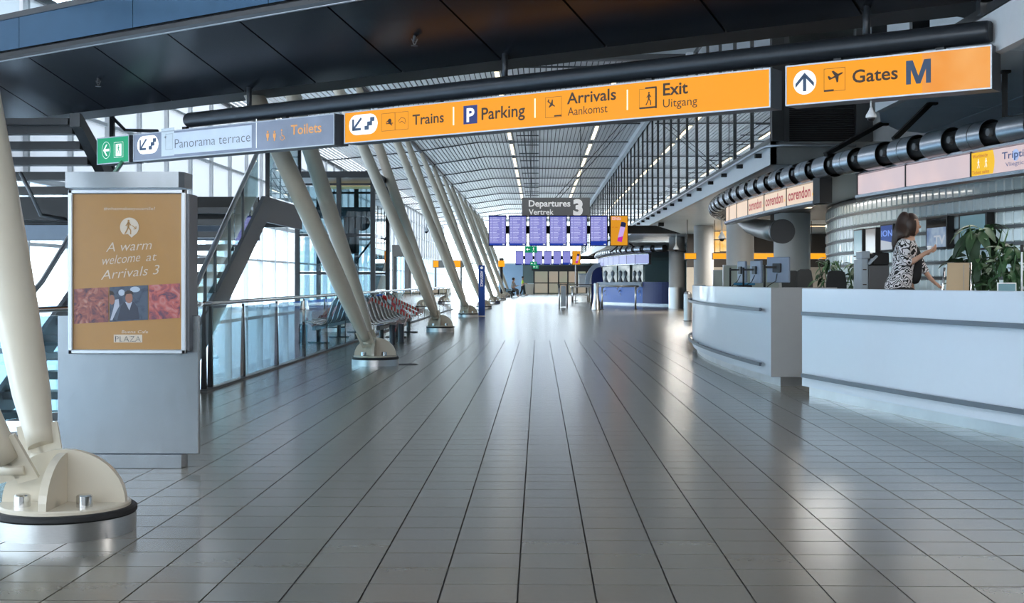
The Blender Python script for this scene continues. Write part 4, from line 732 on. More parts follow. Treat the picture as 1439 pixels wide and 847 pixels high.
# ================================================================ DEPARTURE BOARDS
def board(name, label, Y, cols, v0, v1, beam_u, z_beam, seed):
    t = thing(name, label, 'display board', P(cols[0][0], v1, Y)); o_ = t.location.copy(); BP = Plane((0, Y, 0), (1, 0, 0), (0, -1, 0))
    for i, (a, b) in enumerate(cols):
        x0, x1 = BP.px(a, v0)[0], BP.px(b, v0)[0]; z0, z1 = BP.px(a, v1)[1], BP.px(a, v0)[1]; ad = i == len(cols) - 1
        c = obj('advert_screen' if ad else 'screen', rel(MB().cbox((x0, Y, z0), (x1, Y + .1, z1), .008), o_), M['black'], t)
        w_ = x1 - x0; m_ = w_ * .045
        obj('display', rel(MB().box((x0 + m_, Y - .004, z0 + m_), (x1 - m_, Y + .001, z1 - m_)), o_), emis('orange_advert', (.72, .30, .015), .8) if ad else M['screen'], c)
        pl = Plane((0, Y - .004, 0), (1, 0, 0), (0, -1, 0))
        if not ad:
            mb = MB(); pl.rect(mb, x0 + m_, z0 + m_, x1 - m_, z0 + (z1 - z0) * (.17 if i == 5 else .085), .003); obj('footer_bar', rel(mb, o_), emis('screen_footer_blue', (.01, .04, .34), .8), c)
            mb = MB(); pl.rect(mb, x0 + m_, z1 - m_ * 1.4 - .03 * w_ / .6, x1 - m_, z1 - m_ * 1.2, .003); obj('header_bar', rel(mb, o_), emis('screen_header', (.03, .05, .28), .8), c)
            mb = MB(); mb.v = []; pl.rect(mb, x1 - w_ * .22, z0 + m_ * 1.5, x1 - w_ * .1, z0 + (z1 - z0) * .07, .005); obj('footer_mark', rel(mb, o_), M['whitep'], c)
            if Y < 60:
                rd = random.Random(i + seed); mb = MB()
                for k in range(15):
                    zz = z1 - (z1 - z0) * (.09 + .053 * k); pl.rect(mb, x0 + w_ * .08, zz, x0 + w_ * .2, zz + .012, .003); pl.rect(mb, x0 + w_ * .24, zz, x0 + w_ * (.45 + .2 * rd.random()), zz + .012, .003); pl.rect(mb, x0 + w_ * .75, zz, x0 + w_ * .86, zz + .012, .003)
                tag(obj('flight_rows', rel(mb, o_), emis('screen_text', (.75, .78, 1), .8), c), kind='stuff')
        else:
            h_ = z1 - z0
            if Y < 60:
                for s_, zz in (('SPECIAL', .90), ('OFFERS', .845)): mb = MB(); pl.text(mb, s_, x0 + w_ * .09, x0 + w_ * .6, z0 + h_ * zz, h_ * .045, .004, .03); obj('advert_lettering', rel(mb, o_), emis('advert_pink', (.9, .55, .6), .8), c)
                mb = MB(); pl.text(mb, 'all day', x0 + w_ * .1, x0 + w_ * .45, z0 + h_ * .6, h_ * .025, .004); obj('advert_lettering', rel(mb, o_), M['redt'], c)
            def rot(px_, pz_): ca, sa = math.cos(-.22), math.sin(-.22); return (x0 + w_ * .62 + (px_ * ca - pz_ * sa) * w_, z0 + h_ * .42 + (px_ * sa + pz_ * ca) * w_)
            mb = MB(); pl.poly(mb, [rot(*q) for q in ((-.13, -.45), (.13, -.45), (.13, .35), (-.13, .35))], .004); obj('printed_bottle', rel(mb, o_), emis('print_mauve', (.62, .42, .85), .75), c)
            mb = MB(); pl.poly(mb, [rot(*q) for q in ((-.13, -.48), (.13, -.48), (.13, -.15), (-.13, -.28))], .005); obj('printed_bottle_base', rel(mb, o_), emis('print_magenta', (.55, .02, .38), .75), c)
            mb = MB(); pl.poly(mb, [rot(*q) for q in ((-.14, .35), (.14, .35), (.14, .58), (.02, .62), (-.14, .60))], .005); obj('printed_bottle_cap', rel(mb, o_), M['royal'], c)
    x0 = BP.px(cols[0][0], v0)[0] + .1; x1 = BP.px(beam_u, v0)[0]
    zb_ = P(800, z_beam[1], Y + .2).z; zt_ = P(800, z_beam[0], Y + .2).z
    sx_ = x1 - (.6 if Y < 60 else .02); obj('beam_hanger', rel(MB().box((sx_ - .2, Y + .15, zt_ - .02), (sx_, Y + .38, 3.455)), o_), M['black'], t)
    obj('beam', rel(MB().prism([(x0, zb_), (x1, zb_), (x1 - (x1 - x0) * (.13 if Y < 60 else 0), zt_), (x0, zt_)], lambda x, z, tt: (x, Y + .12 + tt, z), 0, .3), o_), M['black'], t)
    return t
c1 = [(686.5 + 28.47 * k, 711.7 + 28.47 * k) for k in range(6)] + [(857.3, 882.9)]
board('flight_board', 'large nearer row of six blue flight screens and an orange advert screen', 48, c1, 302.3, 345.6, 957, (317, 328), 1)
c2 = [(724.2 + 13.25 * k, 735.8 + 13.25 * k) for k in range(6)] + [(803.8, 816)]
board('flight_board', 'small far row of blue flight screens above the end doors', 103, c2, 352.4, 372.2, 838, (359.5, 364.5), 5)
DP = Plane((0, 48.3, 0), (1, 0, 0), (0, -1, 0)); a, b = DP.px(733.3, 304), DP.px(829, 277.5)
t = thing('departures_sign', 'grey sign reading Departures Vertrek 3 above the nearer flight screens', 'sign', (a[0], 48.3, a[1])); o_ = t.location.copy(); obj('board', rel(MB().cbox((a[0], 48.3, a[1]), (b[0], 48.45, b[1]), .01), o_), mat('grey_sign_board', (.13, .13, .125), .5, emit=(.12, .12, .12), estr=.4), t)
def dt(s, u0, u1, vb, cap, bold):
    mb = MB(); x0, z0 = DP.px(u0, vb); x1, _ = DP.px(u1, vb); DP.text(mb, s, x0, x1, z0, DP.px(u0, vb - cap)[1] - z0, .004, bold); obj('lettering', rel(mb, o_), M['whitep'], t)
dt('Departures', 743, 801.5, 290, 8.5, .02); dt('Vertrek', 743, 778, 301.5, 7.5, .012); dt('3', 805.5, 819, 301.5, 20, .05)
for s_ in (746, 816): x = DP.px(s_, 280)[0]; obj('hanger', rel(MB().tube([(x, 48.38, b[1]), (x, 48.38, 7.6)], .015, 8), o_), M['darkg'], t)
obj('stay_rod', rel(MB().tube([P(775, 284, 48.4), (3.28, 53, 7.6)], .012, 8), o_), M['black'], t); obj('stay_rod', rel(MB().tube([P(781, 284, 48.4), (3.55, 53, 7.6)], .012, 8), o_), M['black'], t)
for i, (u0, v0, u1, v1, Y, lb) in enumerate(((737.6, 345.8, 755, 354.8, 50, 'green exit sign with arrow hanging right below the nearer flight screens'), (745, 367.5, 754.5, 372.6, 96, 'green exit sign in front of the small far flight screens'), (748.6, 372, 757, 377.6, 100, 'lowest green exit sign, above the far end doors'))):
    p0, p1 = P(u0, v1, Y), P(u1, v0, Y); t = thing('exit_sign', lb, 'sign', p0); w_, h_ = p1.x - p0.x, p1.z - p0.z; obj('panel', MB().cbox((0, 0, 0), (w_, .08, h_), .01), M['greenp'], t)
    pl = Plane((0, 0, 0), (1, 0, 0), (0, -1, 0)); mb = MB(); pl.line(mb, w_ * .14, h_ * .5, w_ * .42, h_ * .5, h_ * .12, .003); pl.poly(mb, [(w_ * .1, h_ * .5), (w_ * .24, h_ * .78), (w_ * .24, h_ * .22)], .003); obj('arrow', mb, M['whitep'], t); mb = MB(); pl.man(mb, w_ * .7, h_ * .15, h_ * .7, .004); obj('running_figure', mb, M['whitep'], t)
    obj('hanger', MB().tube([(w_ / 2, .04, h_), (w_ / 2, .04, 7.6 - p0.z)], .012, 8), M['darkg'], t)
# ================================================================ CEILING LIGHTS
proto = None
for nm, X in (('left', -1.25), ('right', 2.36)):
    for k in range(-3, 10):
        y = 60.2 + 6.96 * k; lb = 'three warm light panels in line, %s group from the front in the %s ceiling row' % (('first', 'second', 'third', 'fourth', 'fifth', 'sixth', 'seventh', 'eighth', 'ninth', 'tenth', 'eleventh', 'twelfth', 'last')[k + 3], nm); gr = 'ceiling lights of the %s row' % nm
        if proto is None:
            proto = thing('ceiling_light', lb, 'ceiling light', (X, y, 7.56), 0, gr)
            for j in range(3): f_ = obj('housing', MB().box((-.085, j * 1.75, 0), (.085, j * 1.75 + 1.6, .05)), M['grey'], proto); obj('diffuser', MB().box((-.07, j * 1.75 + .03, -.012), (.07, j * 1.75 + 1.57, 0)), M['lampw'], f_)
        else: dup(proto, (X, y, 7.56), 0, lb, gr)
tr = struct('trim_7', MB().tube([(-.62, 40, 7.45), (-.62, 120, 7.45)], .018, 6), M['darkg']); obj('rail', MB().tube([(-.2, 40, 7.45), (-.2, 120, 7.45)], .018, 6), M['darkg'], tr)
for k in range(20): obj('cross_piece', MB().box((-.95, 44 + 3.9 * k, 7.43), (.0, 44.08 + 3.9 * k, 7.47)), M['darkg'], tr)
# ================================================================ TICKET COUNTERS
def at_u(path, u):
    r = ratio(u)
    for a, b in zip(path, path[1:]):
        fa, fb = a.x - r * a.y, b.x - r * b.y
        if fa * fb <= 0 and fa != fb: return a.lerp(b, fa / (fa - fb))
    return path[-1]
def counter(name, label, pts, deep, rail_ext, end_x=None):
    c, L = spline(pts, 60); o_ = Vector((c[0].x, c[0].y, 0)); t = thing(name, label, 'counter', o_)
    P_ = lambda prof, nm, m: obj(nm, rel(sweep(MB(), c, prof), o_), m, t)
    P_([(-.045, .12), (0, .12), (0, 1.252), (-.008, 1.26), (-.045, 1.26)], 'front_panel', M['counter'])
    P_([(-deep, 1.19), (-.045, 1.19), (-.045, 1.228), (-deep, 1.228)], 'worktop', M['ctop'])
    P_([(-deep + .05, .12), (-.05, .12), (-.05, 1.185), (-deep + .05, 1.185)], 'carcass', M['counter_end'])
    P_([(-deep + .06, 0), (-.09, 0), (-.09, .118), (-deep + .06, .118)], 'plinth', M['plinth'])
    cr = [c[0] + (c[0] - c[1]).normalized() * rail_ext[0]] + c[1:-1] if rail_ext[0] > 0 else c[int(-rail_ext[0] * 60):]
    for z in (.97, .255):
        r = obj('bumper_rail', rel(sweep(MB(), cr, [(.055, z - .022), (.085, z - .022), (.085, z + .022), (.055, z + .022)]), o_), M['rail'], t)
        b = MB(); ns = normals(c)
        for k in range(3, 58, 7): p = c[k]; n = ns[k]; b.bar(Vector((p.x, p.y, z)) , Vector((p.x + n.x * .06, p.y + n.y * .06, z)), .02)
        tag(obj('rail_stud', rel(b, o_), M['dark'], r), kind='stuff')
    return t, c
t, cA = counter('ticket_counter', 'curved white ticket counter with three monitors, left of the narrow gap', [(3.0, 16.96), (2.90, 18.2), (2.82, 19.9), (2.785, 21.6), (2.80, 23.2), (2.90, 24.9), (3.15, 27), (3.6, 29)], .75, (-.035, 0))
o_ = t.location.copy(); obj('end_panel', rel(MB().box((2.965, 16.93, .12), (3.80, 16.965, 1.262)), o_), M['counter_end'], t)
t2, cB = counter('ticket_counter', 'curved white ticket counter in front of the woman, nearest the camera', [(5.7, 5.6), (5.0, 8.2), (4.5, 9.75), (4.09, 11.14), (3.71, 12.62), (3.37, 14.1), (3.08, 15.54)][::1], .68, (.0001, 0))
# ================================================================ RING DUCTS WITH LIGHT BOXES
def plane2(a, b):   # vertical plane through two plan points, reading direction a -> b
    a = Vector((a.x, a.y, 0)); b = Vector((b.x, b.y, 0)); d = (b - a).normalized(); return Plane(a, d, Vector((d.y, -d.x, 0))), (b - a).length
def duct(name, label, pts, z, r, pitch, shell, n_noz=True):
    c, L = spline(pts, int(spline(pts, 4)[1] / .1)); o_ = Vector((c[0].x, c[0].y, z)); t = thing(name, label, 'duct', o_)
    P3 = lambda s_: (lambda k: Vector((*c[int(k)].lerp(c[min(int(k) + 1, len(c) - 1)], k - int(k)), z)))(max(0, min(1, s_ / L)) * (len(c) - 1) * .99999)
    obj('inner_tube', rel(MB().tube([Vector((p.x, p.y, z)) for p in c[::3]], r * .72, 14), o_), M['black'], t)
    s_ = 0; k = 0
    while s_ < L - shell:
        q = [P3(s_ + shell * j / 4) for j in range(5)]
        sh = obj('shell', rel(MB().tube(q, r, 28, False), o_), M['steel_h'] if False else MT['ribbed_dark_steel'], t)
        obj('lining', rel(MB().tube(q, r * .985, 20, False), o_), M['black'], sh)
        if k % 2: m_ = P3(s_ + shell * .5); n_ = P3(s_ + shell * .5 + .01); obj('seam', rel(MB().tube([m_, n_], r * 1.008, 28, False), o_), M['black'], sh)
        a = P3(s_ + shell + (pitch - shell) / 2); d = P3(s_ + shell + (pitch - shell) / 2 + .05) - a
        if n_noz and d.length > 0: d.normalize(); n_ = Vector((-d.y, d.x, 0)); obj('nozzle', rel(MB().tube([a + n_ * r * .55, a + n_ * r * .95], [r * .32, r * .25], 10), o_), M['darkg'], t)
        s_ += pitch; k += 1
    return t, c
mat('ribbed_dark_steel', (.33, .35, .38), .27, .95, var=.25, scale=40, stretch=(6, 1, 1))
dpts = [(6.6, 8.9), (5.9, 10.0), (5.3, 11.5), (4.80, 13.08), (4.36, 14.9), (4.12, 15.9), (3.93, 16.8), (3.76, 17.9), (3.61, 19.58), (3.50, 21.8), (3.46, 24), (3.54, 26.2), (3.8, 28.4), (4.3, 30.5)]
t, cD = duct('ring_duct', 'curved slotted steel air duct above the near ticket counters', dpts, 2.85, .155, .74, .45)
def light_ring(name, label, path, us, zs, texts, mats, hw=.12):
    pts = [at_u(path, u) for u in us]; z0, z1 = zs; o_ = Vector((pts[0].x, pts[0].y, z0)); t = thing(name, label, 'light box', o_)
    sub = []
    for a, b in zip(pts, pts[1:]): sub += [a.lerp(b, k / 4) for k in range(4)]
    sub.append(pts[-1]); c = sub if sub[0].y < sub[-1].y else sub[::-1]
    obj('housing', rel(sweep(MB(), c, [(-hw, z0 - .06), (.03, z0 - .07), (.055, z0 - .045), (.055, z0 - .012), (0, z0 - .004), (0, z1 + .004), (.05, z1 + .012), (.05, z1 + .04), (-hw, z1 + .04)]), o_), MT['ribbed_dark_steel'], t)
    for i, (a, b) in enumerate(zip(pts, pts[1:])):
        if a.y < b.y: a, b = b, a       # read from the far end to the near end
        pl, w_ = plane2(a, b); g_ = .012
        obj('light_panel', rel(pl.slab(MB(), g_, z0, w_ - g_, z1, .004, .022), o_), M[mats[i]], t); obj('divider', rel(pl.slab(MB(), -g_, z0 - .02, g_, z1 + .02, 0, .03), o_), M['black'], t)
        for (s_, x0, x1, zz, cp, m_, bo) in texts.get(i, []):
            mb = MB()
            if s_ == 'dot': pl.disc(mb, w_ * x0, z0 + (z1 - z0) * zz, .022, .025, 12, .022)
            elif s_ == 'arc': h_ = z1 - z0; pl.poly(mb, [(.014, z0), (w_ * x1 * .93, z0)] + [(w_ * x1 * (.93 + .07 * math.sin(math.pi * k / 8)), z0 + h_ * k / 8) for k in range(1, 8)] + [(w_ * x1 * .93, z1), (.014, z1)], .024)
            elif s_ == 'man': pl.man(mb, w_ * x0, z0 + (z1 - z0) * zz, (z1 - z0) * cp, .027)
            elif s_ == 'globe': pl.disc(mb, w_ * x0, z0 + (z1 - z0) * zz, .06, .0235, 16)
            else: pl.text(mb, s_, w_ * x0, w_ * x1, z0 + (z1 - z0) * zz, (z1 - z0) * cp, .027, bo)
            obj({'dot': 'yellow_dot', 'arc': 'yellow_badge', 'man': 'pictogram', 'globe': 'globe_mark'}.get(s_, 'lettering'), rel(mb, o_), M[m_], t)
    return t, pts
co = [('corendon', .07, .86, .25, .62, 'redt', .022), ('dot', .93, .93, .34, 0, 'yel2', 0)]
t, fp1 = light_ring('light_box_ring', 'curved row of lit boxes with dark red lettering over the left counter', cD, [1147.5, 1107.5, 1076, 1053, 1037.2, 1026.5, 1021.8], (2.44, 2.68), {0: co, 1: co, 2: co}, ['cream_l', 'cream_l', 'cream_l', 'cream_l', 'cream_l', 'cream_l'])
o_ = t.location.copy(); pl, w_ = plane2(fp1[1], fp1[0]); obj('end_cap', rel(pl.slab(MB(), w_, 2.38, w_ + .30, 2.73, -.12, .05), o_), M['black'], t)
p2 = spline([(6.2, 9.4), (5.35, 11.2), (4.85, 12.6), (4.57, 13.9), (4.27, 15.4), (4.07, 16.88)], 60)[0]
trip = [('arc', 0, .36, 0, 0, 'badge', 0), ('Worldwide', .03, .26, .76, .15, 'redt', .0), ('man', .12, .12, .30, .40, 'whitep', 0), ('man', .235, .235, .30, .40, 'whitep', 0), ('Ticket sales', .02, .28, .06, .15, 'redt', .0), ('globe', .66, 0, .62, 0, 'faint', 0), ('Triptime', .47, .95, .52, .28, 'triptext', .012), ('Vliegtickets', .52, .92, .20, .16, 'triptext', 0)]
M['faint'] = mat('pale_blue_globe', (.25, .32, .5), .4, emit=(.4, .5, .75), estr=.5)
t, fp2 = light_ring('light_box_ring', 'curved row of lit boxes with a yellow badge at right, above the woman', p2, [1205, 1275.2, 1367.3, 1466, 1600], (2.44, 2.68), {2: trip}, ['pinkw', 'pinkw', 'pinkw', 'pinkw'])
# dark slab between duct and glass block wall
wpts = [(8.6, 9.6), (7.5, 12.6), (6.75, 14.8), (6.2, 16.8), (5.85, 19.2), (5.6, 21), (5.45, 22.8), (5.5, 24.6), (5.9, 27.2), (6.8, 29.2)]
cW, LW = spline(wpts, 100); cDs = spline(dpts, 40)[0]
poly = [(p.x + .1, p.y) for p in cDs] + [(6.8, 31.0)] + [(p.x, p.y) for p in cW[::-2]]
struct('ceiling', MB().prism(poly, lambda a, b, tt: (a, b, tt), 2.76, 2.82), M['dark'])
for i, (u, v) in enumerate(((1037, 321), (1046, 325), (1054, 329))):
    q = PZ(u, v, 2.75) if v < VH else None; t = thing('strip_lamp', 'yellow strip lamp under the ring, ' + ('leftmost', 'middle', 'rightmost')[i] + ' of three behind the lit boxes', 'ceiling light', (4.35 + .28 * i, 27.5 - 1.1 * i, 2.74)); obj('housing', MB().box((-.3, -.09, 0), (.3, .09, .02)), M['grey'], t); obj('diffuser', MB().box((-.28, -.07, -.01), (.28, .07, 0)), M['lampw'], t)
t = thing('exhaust_pipe', 'fat dark curved metal pipe under the left light boxes', 'pipe', P(1085, 322, 22)); o_ = t.location.copy()
obj('pipe', rel(MB().tube([P(1040, 306, 27), P(1054, 317, 25.5), P(1068, 321, 24), P(1085, 324, 22), P(1098, 325, 20.8)], [.12, .15, .17, .175, .175], 28), o_), mat('dull_dark_metal', (.20, .20, .19), .35, .8, var=.2), t); obj('end_ring', rel(MB().tube([P(1097, 325, 20.9), P(1100, 325, 20.6)], .19, 28), o_), M['dark'], t)
obj('bracket', rel(MB().bar(P(1085, 316, 22), P(1085, 316, 22) + Vector((0, 0, .5)), .06), o_), M['dark'], t)
# struts between canopy and duct
for i, (a, b, lb) in enumerate(((PZ(1243, 173.5, 3.46), P(1160, 217, 17.2), 'long thin dark strut from the soffit edge to the slotted duct'), (PZ(1311, 144, 3.46), P(1256, 196, 15.6), 'short dark strut bracing the slotted duct below the Gates sign'), (PZ(1412, 99, 3.46), P(1412, 166, 13.5), 'upright black hanger of the slotted duct near the right edge'))):
    t = thing('strut', lb, 'strut', a); obj('bar', MB().bar((0, 0, .02), b - a, .055), M['black'], t); obj('fixing', MB().cbox((-.05, -.05, -.03), (.05, .05, .0), .006), M['dark'], t)
# ================================================================ GLASS BLOCK WALL
gw = struct('wall_glass_block', sweep(MB(), cW, [(-.22, 0), (-.10, 0), (-.10, 3.46), (-.22, 3.46)]), M['darkg'])
obj('lower_wall', sweep(MB(), cW, [(-.1, 0), (0, 0), (0, .94), (-.1, .94)]), M['grey'], gw)
for k in range(9): z = .94 + .222 * k; obj('horizontal_bar', sweep(MB(), cW, [(-.1, z - .022), (.004, z - .022), (.004, z + .022), (-.1, z + .022)]), M['darkg'], gw)
nb = int(LW / .215); cb, _ = spline(wpts, nb); nB = 0; stuff = MB(); bms = {}
def block(w_): return MB().add([(g0, y0, z0) for y0, i_ in ((0, 0), (-.022, .018)) for g0, z0 in ((.012 + i_, i_), (w_ - .012 - i_, i_), (w_ - .012 - i_, .178 - i_), (.012 + i_, .178 - i_))], [(4, 5, 6, 7), (0, 1, 5, 4), (1, 2, 6, 5), (2, 3, 7, 6), (3, 0, 4, 7)])
bme = block(LW / nb).mesh('glass_block', M['block'])
for i in range(nb - 1, -1, -1):
    a, b = cb[i + 1], cb[i]; d = (b - a).normalized(); rz = math.atan2(d.y, d.x)
    for k in range(8):
        z = .94 + .222 * k + .022
        if ratio(1188) < a.x / a.y < ratio(1462) and 1 <= k and nB < 300:
            o = obj('glass_block', bme, None, gw, (a.x, a.y, z)); o.rotation_euler = (0, 0, rz); nB += 1
        else:
            m_ = block(LW / nb); ca, sa = math.cos(rz), math.sin(rz); stuff.add([(a.x + x * ca - y * sa, a.y + x * sa + y * ca, z + zz) for x, y, zz in m_.v], m_.f)
tag(obj('glass_block_field', stuff, M['block'], gw), kind='stuff')
# screens on the wall
def wallscreen(label, u0, u1, v0, v1, off, face, txt=None, tcol=None):
    a, b = at_u(cW, u0), at_u(cW, u1); pl, _ = plane2(a if a.y > b.y else b, b if a.y > b.y else a); n = pl.n; pl.O = pl.O + n * off
    x0, z0 = pl.px(u0, v1); x1, z1 = pl.px(u1, v1)[0], pl.px(u0, v0)[1]; o_ = pl.p(x0, z0); t = thing('wall_screen', label, 'screen', o_)
    obj('casing', rel(pl.slab(MB(), x0, z0, x1, z1, -.10, 0), o_), M['black'], t); obj('wall_mount', rel(pl.slab(MB(), x0 + (x1 - x0) * .4, z0 + .1, x0 + (x1 - x0) * .6, z1 - .1, -off - .02, -.10), o_), M['dark'], t)
    g_ = (x1 - x0) * .06; mb = MB(); pl.rect(mb, x0 + g_, z0 + .02, x1 - g_, z1 - .02, .002); obj('display', rel(mb, o_), face, t)
    if txt: mb = MB(); w_ = x1 - x0; pl.text(mb, txt[0], x0 + w_ * txt[1], x0 + w_ * txt[2], z0 + (z1 - z0) * txt[3], (z1 - z0) * txt[4], .004, .02); obj('lettering', rel(mb, o_), tcol, t)
    return t, pl, (x0, z0, x1, z1), o_
ds = mat('dim_screen_teal', (.10, .17, .20), .12, emit=(.12, .22, .26), estr=.5); ds2 = mat('dim_screen_grey', (.20, .20, .20), .12, emit=(.25, .25, .26), estr=.5)
wallscreen('narrow teal wall screen, leftmost beside the copier', 1199.5, 1212, 323, 361, .12, ds); wallscreen('narrow grey wall screen, second from the left above the copier', 1216, 1231, 321, 359, .12, ds2)
t, pl, (x0, z0, x1, z1), o_ = wallscreen('blue and white lettered wall screen just left of the woman', 1237, 1255, 316, 353, .14, emis('screen_blue_deep', (.015, .05, .24), .8), ('ION', .1, .95, .55, .22), mat('pale_blue_text', (.1, .16, .4), .4, emit=(.12, .22, .55), estr=.7))
mb = MB(); w_ = x1 - x0; h_ = z1 - z0; pl.poly(mb, [(x0 + w_ * .06, z0 + .02), (x1 - w_ * .06, z0 + .02), (x1 - w_ * .06, z0 + h_ * .3), (x0 + w_ * .06, z0 + h_ * .42)], .003); obj('screen_white_band', rel(mb, o_), emis('screen_white', (.40, .44, .50), .8), t)
t, pl, (x0, z0, x1, z1), o_ = wallscreen('wall screen with white T shaped emblem just right of the woman', 1301, 1331, 306, 350, .14, M['blackg'])
mb = MB(); w_ = x1 - x0; h_ = z1 - z0; pl.rect(mb, x0 + w_ * .05, z0 + .02, x1 - w_ * .05, z0 + h_ * .66, .003); obj('screen_lower', rel(mb, o_), emis('screen_steel_blue', (.10, .16, .30), .8, (.26, .34, .44), 6), t); mb = MB(); pl.text(mb, 'TV', x0 + w_ * .40, x0 + w_ * .92, z0 + h_ * .14, h_ * .26, .006, .03); obj('emblem', rel(mb, o_), emis('screen_white', (.4, .44, .5), .8), t)
wallscreen('teal wall screen behind the large plant', 1347, 1387, 302, 352, .14, ds)
# ================================================================ DESK OBJECTS
def monitor(label, u, v0, v1, Y, rz, w_=.50):
    zt_, zb_ = P(u, v0, Y).z, P(u, v1, Y).z; q = P(u, v1, Y); t = thing('monitor', label, 'monitor', (q.x, q.y, 1.228), rz, 'monitors on the left counter')
    h_ = zt_ - zb_; b_ = zb_ - 1.228
    obj('casing', MB().cbox((-w_ / 2, -.02, b_), (w_ / 2, .02, b_ + h_), .01), M['monit'], t); obj('display', MB().box((-w_ / 2 + .01, .0205, b_ + .01), (w_ / 2 - .01, .022, b_ + h_ - .01)), M['blackg'], t)
    obj('mount_plate', MB().cbox((-.07, -.05, b_ + h_ * .4), (.07, -.02, b_ + h_ * .75), .005), M['dark'], t); obj('arm', MB().bar((0, -.05, b_ + h_ * .6), (-.10, -.17, b_ + h_ * .6), .03), M['black'], t); obj('pole', MB().tube([(-.10, -.17, 0), (-.10, -.17, b_ + h_ * .7)], .016, 10), M['black'], t); obj('pole_foot', MB().cbox((-.16, -.23, 0), (-.04, -.11, .012), .003), M['dark'], t)
    obj('cable', MB().tube([(0, -.03, b_ + .12), (.03, -.09, b_ + .02), (-.05, -.13, .06), (-.09, -.16, .01)], .006, 6), M['black'], t); return t
monitor('thin edge-on monitor, leftmost of three on the left counter', 1043, 367, 397, 21.5, R(-82), .42); monitor('edge-on monitor, middle one of three on the left counter', 1063, 366, 398, 20.2, R(-78), .44); monitor('widest monitor back, at the right end of the left counter', 1094, 361, 397, 18.2, R(-52), .40)
t = thing('desk_telephone', 'small blue object on the left counter under the leftmost monitor', 'telephone', (P(1045, 400, 21).x, 21, 1.228)); obj('body', MB().cbox((-.1, -.1, 0), (.12, .1, .05), .012), M['black'], t); obj('handset', MB().cbox((-.16, -.03, .05), (.18, .03, .085), .012), mat('cyan_blue_plastic', (.03, .22, .42), .4), t)
def screenp(label, u0, u1, v0, Y):
    a, b = P(u0, v0, Y), P(u1, v0, Y); t = thing('partition_screen', label, 'partition', (a.x, Y, 0)); obj('panel', MB().box((.02, 0, .02), (b.x - a.x - .02, .04, a.z - .02)), M['screeng'], t)
    f = MB(); w_ = b.x - a.x
    for q in ((0, 0, .02, a.z), (w_ - .02, 0, w_, a.z), (.02, a.z - .02, w_ - .02, a.z), (.02, 0, w_ - .02, .02)): f.box((q[0], -.005, q[1]), (q[2], .045, q[3]))
    obj('frame', f, M['alu'], t)
screenp('wide pale green partition screen behind the three monitors', 1016, 1111, 372, 27.8); screenp('narrow pale green partition screen left of the wide one', 1002, 1016, 379, 29.6)
def office_chair(label, u, v0, Y, rz, w_, m, hb=.5, group='office chairs'):
    q = P(u, v0, Y); t = thing('office_chair', label, 'chair', (q.x, Y, 0), rz, group); zt_ = q.z; w2 = w_ / 2
    obj('backrest', MB().prism([(-w2, 0), (w2, 0), (w2 * 1.05, hb * .6), (w2 * .85, hb * .95), (w2 * .5, hb), (-w2 * .5, hb), (-w2 * .85, hb * .95), (-w2 * 1.05, hb * .6)], lambda x, z, tt: (x, -.22 + tt - .05 * z, zt_ - hb + z), -.025, .025), m, t)
    obj('seat', MB().cbox((-w2, -.22, .50), (w2, .25, .58), .03), m, t); obj('back_support', MB().bar((0, -.2, .54), (0, -.24, zt_ - hb + .2), .05, .02), M['dark'], t); obj('column', MB().tube([(0, 0, .09), (0, 0, .5)], .03, 12), M['chrome'], t)
    for k in range(5): a = 2 * math.pi * k / 5; f = obj('foot', MB().bar((0, 0, .1), (.28 * math.cos(a), .28 * math.sin(a), .06), .035), M['dark'], t); obj('castor', MB().tube([(.28 * math.cos(a) - .015, .28 * math.sin(a), .03), (.28 * math.cos(a) + .015, .28 * math.sin(a), .03)], .03, 10), M['black'], f)
    return t
office_chair('charcoal chair back, leftmost, right of the widest monitor', 1118, 380, 24.9, R(190), .34, M['chairb']); office_chair('charcoal chair back in front of the pale round column', 1136, 378, 23.6, R(185), .28, M['chairb'])
office_chair('charcoal chair back in front of the small plant', 1180, 380, 20.5, R(180), .30, M['chairb'])
# tan sling chair
FZ0 = .16
q = P(1344, 369, 14.1); t = thing('conference_chair', 'tan leather chair back with chrome side frame, right of the woman', 'chair', (q.x, 14.1, FZ0), R(-10)); zt_ = q.z - FZ0
obj('backrest', MB().prism([(-.12, 0), (.12, 0), (.13, .62), (-.09, .62)], lambda x, z, tt: (x, tt, zt_ - .62 + z), -.012, .012), M['tan'], t); obj('seat', MB().cbox((-.13, -.02, .50), (.13, .45, .53), .01), M['tan'], t)
obj('side_frame', MB().tube([(.145, .0, zt_ + .005), (.15, 0, zt_ - .3), (.15, .02, .55), (.15, .1, .49), (.15, .42, .5)], .012, 10), M['chrome'], t); obj('side_frame', MB().tube([(-.12, .0, zt_ - .05), (-.14, 0, zt_ - .3), (-.15, .02, .55), (-.15, .1, .49), (-.15, .42, .5)], .012, 10), M['chrome'], t)
obj('seam', MB().box((.07, -.016, zt_ - .6), (.076, -.011, zt_ - .02)), M['ctop'], t); obj('armrest', MB().tube([(-.16, .0, zt_ - .36), (-.22, .05, zt_ - .30), (-.22, .35, zt_ - .30), (-.16, .4, .5)], .014, 8), M['chrome'], t); obj('column', MB().tube([(0, .2, .06), (0, .2, .5)], .03, 12), M['chrome'], t)
for k in range(4): a = math.pi / 4 + math.pi * k / 2; obj('foot', MB().bar((0, .2, .08), (.28 * math.cos(a), .2 + .28 * math.sin(a), .02), .04, .03), M['chrome'], t)
